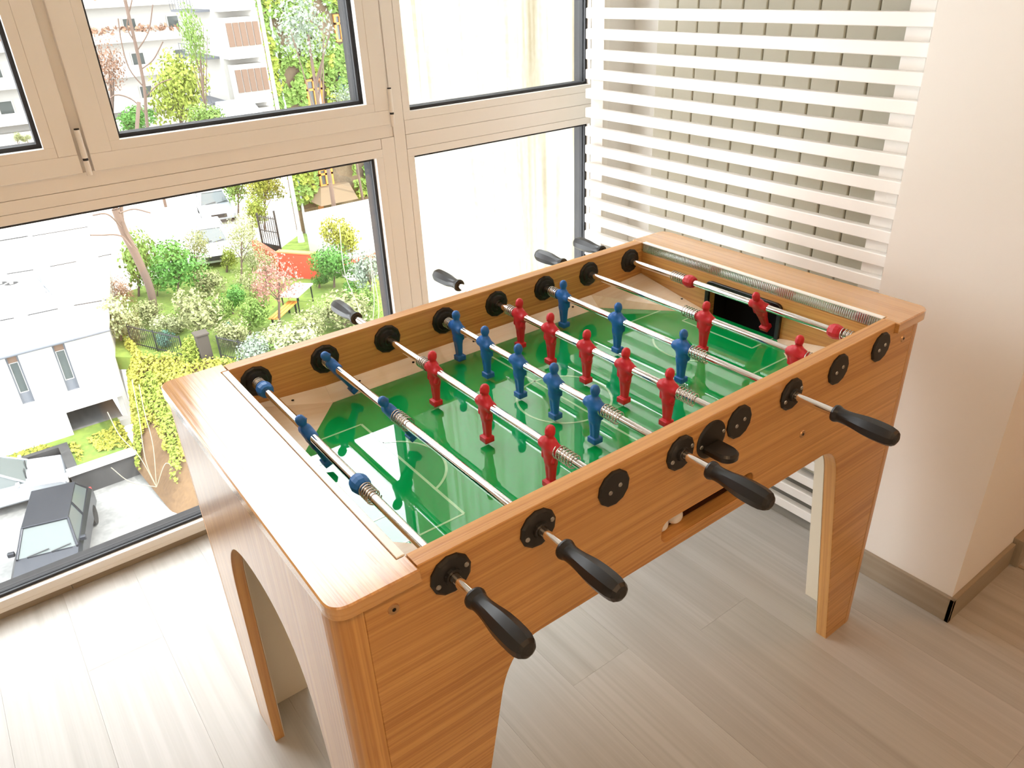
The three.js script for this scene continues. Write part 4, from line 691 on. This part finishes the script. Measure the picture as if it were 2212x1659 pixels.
// ---- planting
{
  const G2 = { group: 'street trees behind the garden' };
  bush('shrub', 'round bright green shrub beside the leaning bare trunk', 'shrub', 385, 650, 588, 64, 62, L.green, 'dense');
  bush('shrub', 'loose yellow-green shrub behind the leaning trunk', 'shrub', 300, 640, 560, 44, 80, L.mid, 'small');
  bush('shrub', 'thin olive shrub in front of the street car', 'shrub', 420, 606, 540, 36, 45, L.olive, 'airy');
  bush('shrub', 'broad pale olive shrub above the iron fence', 'shrub', 430, 735, 665, 62, 55, L.olive, 'small');
  bush('shrub', 'pale grey-green shrub next to the low building', 'shrub', 262, 735, 690, 48, 55, L.pale, 'small');
  bush('shrub', 'dark compact shrub in the middle of the garden', 'shrub', 503, 678, 642, 30, 34, L.green, 'small');
  bush('shrub', 'small round yellow-green shrub near the street car', 'shrub', 490, 588, 562, 24, 26, L.lime, 'small');
  bush('ornamental_tree', 'small tree with pinkish-red spring leaves by the bench', 'tree', 603, 712, 610, 56, 56, L.pink, 'airy', GARD, { stem: 0.06 });
  bush('shrub', 'blossoming olive-pink shrub in front of the gate', 'shrub', 522, 605, 522, 46, 55, L.pale, 'airy');
  bush('shrub', 'olive shrub against the orange garden wall', 'shrub', 575, 620, 575, 26, 34, L.olive, 'airy');
  bush('shrub', 'mid green shrub beside the slatted bench', 'shrub', 540, 722, 680, 40, 42, L.mid, 'small');
  bush('hedge', 'clipped dense green hedge below the white steps', 'hedge', 722, 622, 575, 52, 44, L.green, 'dense');
  bush('hedge', 'grey-green bush at the right end of the hedge', 'hedge', 800, 640, 590, 40, 46, L.grey, 'small');
  bush('shrub', 'golden yellow round bush in front of the ivy house', 'shrub', 735, 590, 505, 42, 52, L.yellow, 'small');
  bush('shrub', 'wide pale shrub hiding the foot of the bank by the table', 'shrub', 630, 775, 735, 64, 42, L.pale, 'small');
  bush('shrub', 'grey-green shrub close to the second iron fence', 'shrub', 545, 800, 755, 44, 36, L.grey, 'small');
  bush('shrub', 'light green shrub low in the garden corner', 'shrub', 745, 720, 680, 66, 40, L.olive, 'small');
  bush('agave', 'spiky blue-green plant behind the first iron fence', 'plant', 358, 748, 730, 22, 20, L.blue, 'small');
  bush('agave', 'blue-green clump beside the bench legs', 'plant', 500, 735, 712, 18, 20, L.blue, 'small');
  bush('shrub', 'small dark bush at the foot of the orange wall', 'shrub', 690, 622, 604, 20, 16, L.green, 'small');
  bush('shrub', 'yellow-green bush on the street side of the gate', 'shrub', 545, 512, 462, 32, 38, L.lime, 'small', GARD, G2);
  bush('street_tree', 'bright yellow-green street tree beside the ivy house', 'tree', 572, 500, 405, 42, 46, L.yellow, 'dense', GARD, G2);
  bush('street_tree', 'mid green street tree further along the pavement', 'tree', 515, 470, 405, 34, 38, L.mid, 'small', GARD, G2);
  const far = (u, v, z) => { const p = onZ(u, v, z); return V(p.x, GARD, z); };
  bush('street_tree', 'fresh yellow-green tree in front of the white apartments', 'tree', 385, 0, 210, 66, 82, L.lime, 'dense', GARD, { ...G2, at: far(385, 280, -58), uc: 385, stem: 0.14 });
  bush('street_tree', 'slender light green tree left of the shuttered block', 'tree', 430, 0, 95, 34, 70, L.mid, 'airy', GARD, { ...G2, at: far(430, 280, -52), uc: 430, stem: 0.1 });
  bush('shrub', 'dense fresh green bush at the boundary wall', 'shrub', 290, 0, 258, 48, 34, L.green, 'small', GARD, { ...G2, at: far(290, 280, -56), uc: 290 });
  bush('street_tree', 'light green tree low beside the shuttered block', 'tree', 446, 0, 262, 46, 30, L.mid, 'small', GARD, { ...G2, at: far(446, 290, -47), uc: 446 });
  bush('street_tree', 'thin reddish-brown tree in front of the white apartments', 'tree', 235, 0, 150, 40, 60, L.rust, 'airy', GARD, { ...G2, at: far(235, 280, -66), uc: 235, stem: 0.12 });
  bush('conifer', 'grey-green drooping conifer in front of the ivy house', 'tree', 665, 0, 75, 70, 72, L.grey, 'airy', GARD, { ...G2, at: far(690, 240, -34), uc: 665, stem: 0.12 });
  bush('conifer', 'smaller grey conifer below the teal shutter', 'tree', 748, 0, 218, 36, 30, L.grey, 'airy', GARD, { ...G2, at: far(760, 240, -35.6), uc: 748, stem: 0.08 });
  for (const [u, l] of [[35, 'small round shrub at the street edge, seen past the sash'], [57, 'second small round shrub at the street edge']]) bush('shrub', l, 'shrub', u, 306, 298, 12, 10, L.olive, 'small', GARD, { ...G2, at: far(u, 306, -60), uc: u });
  // undergrowth, alike but for its place
  for (const [u, vb, ru, rv, c, k, l] of [[330, 700, 36, 30, 'olive', 'small', 'low olive shrub at the foot of the leaning trunk'],
    [360, 722, 36, 30, 'pale', 'small', 'pale shrub just behind the blue-green spiky plant'],
    [400, 700, 34, 30, 'mid', 'small', 'mid green shrub between the round bright shrub and the fence'],
    [470, 700, 36, 36, 'mid', 'small', 'mid green shrub behind the second blue-green clump'],
    [455, 640, 36, 30, 'olive', 'small', 'olive shrub tucked under the round bright green shrub'],
    [540, 640, 36, 34, 'olive', 'airy', 'thin olive shrub beside the dark compact shrub'],
    [505, 748, 44, 34, 'olive', 'small', 'olive shrub behind the dark stone post'],
    [590, 752, 46, 32, 'pale', 'small', 'pale shrub in front of the slatted bench'],
    [660, 745, 46, 36, 'olive', 'small', 'olive shrub in front of the white garden table'],
    [700, 705, 40, 30, 'pale', 'airy', 'thin pale shrub at the edge of the lawn'],
    [300, 735, 30, 34, 'olive', 'small', 'olive shrub at the start of the first iron fence'],
    [262, 668, 26, 40, 'rust', 'airy', 'thin rusty shrub against the low white building'],
    [570, 655, 28, 28, 'pink', 'airy', 'pinkish shrub below the orange garden wall'],
    [436, 622, 28, 34, 'mid', 'airy', 'thin green shrub right beside the round bright shrub'],
    [790, 690, 50, 34, 'mid', 'small', 'green shrub around the arching sapling'],
    [545, 590, 34, 36, 'pale', 'airy', 'thin pale shrub just in front of the gate'],
    [340, 640, 34, 40, 'mid', 'airy', 'thin green shrub between the leaning trunk and round shrub'],
    [410, 775, 36, 28, 'lime', 'small', 'yellow-green shrub spilling over the first iron fence'],
    [600, 795, 50, 30, 'mid', 'small', 'green shrub above the second iron fence'],
    [765, 642, 30, 22, 'green', 'small', 'small dark green shrub below the hedge']])
    bush('undergrowth_shrub', l, 'shrub', u, vb, vb - rv * 0.8, ru, rv, L[c], k, GARD, { group: 'undergrowth of the courtyard garden', stem: 0.025 });
  // leaning bare tree
  const p = onY(332, 688, GARD), zt = p.z, q = (u, v, dz = 0) => onZ(u, v, zt + dz).sub(p), t = thing('bare_tree', 'tall leaning bare tree with a pale trunk', 'tree', [p.x, GARD, p.z]);
  part('trunk', [tube([V(0, -0.2, 0), q(326, 630), q(300, 565), q(268, 500), q(250, 452)], 0.15, 20, 8), tube([q(250, 452), q(228, 380), q(212, 300), q(200, 210)], 0.1, 16, 7), tube([q(268, 500), q(262, 440), q(290, 330), q(300, 220)], 0.07, 16, 6)], W.bark, t);
  for (const pts of [[[262, 490], [230, 462], [200, 465]], [[258, 460], [290, 452], [325, 460]], [[285, 535], [262, 510], [215, 508], [195, 508]], [[262, 480], [275, 510], [298, 540]], [[250, 452], [240, 430], [215, 440]]]) part('branch', tube(pts.map(([u, v]) => q(u, v, (u % 7) * 0.1)), 0.03, 12, 5), W.bark, t);
  // fine bare tree in front of the apartments
  const zf = -48, p2 = onZ(320, 300, zf), r = (u, v) => onZ(u, v, zf).sub(V(p2.x, GARD, zf)), t2 = thing('bare_tree', 'fine bare tree in front of the white apartments', 'tree', [p2.x, GARD, zf]);
  part('trunk', tube([V(0, 0, 0), r(318, 270), r(312, 190), r(296, 110), r(270, 0)], 0.09, 16, 6), W.bark, t2);
  for (const pts of [[[312, 190], [280, 150], [262, 90], [255, 40]], [[296, 110], [320, 70], [330, 10]], [[305, 150], [330, 130], [352, 90]], [[318, 250], [285, 215], [250, 205], [235, 215]], [[314, 210], [345, 180], [372, 170]], [[290, 90], [275, 60], [285, 0]]]) part('branch', tube(pts.map(([u, v]) => r(u, v)), 0.035, 12, 5), W.bark, t2);
  // pale twigs
  function twigs(label, foot, z, lines) { const g = thing('twiggy_sapling', label, 'sapling', [foot.x, foot.y, foot.z]); for (const pts of lines) part('stem', tube(pts.map(([u, v], i) => (i ? onZ(u, v, z).sub(foot) : V(0, 0, 0))), 0.014, 20, 5), W.paleBark, g); }
  const f1 = onY(338, 1052, -12.6); twigs('pale bare sapling growing from the littered bank', f1, f1.z, [[[338, 1052], [300, 985], [258, 940], [232, 890]], [[338, 1052], [330, 960], [312, 890], [300, 830]], [[338, 1052], [316, 1000], [300, 900], [285, 820]], [[338, 1052], [280, 1040], [240, 1010]], [[338, 1052], [360, 1000], [385, 1030]]]);
  const f2 = onY(800, 745, GARD); twigs('pale arching sapling in the lawn corner', f2, f2.z, [[[800, 745], [770, 655], [745, 590], [732, 480]], [[800, 745], [808, 650], [803, 590], [800, 510]], [[800, 745], [818, 680], [808, 600], [796, 545]]]);
}

renderer.render(scene, camera);
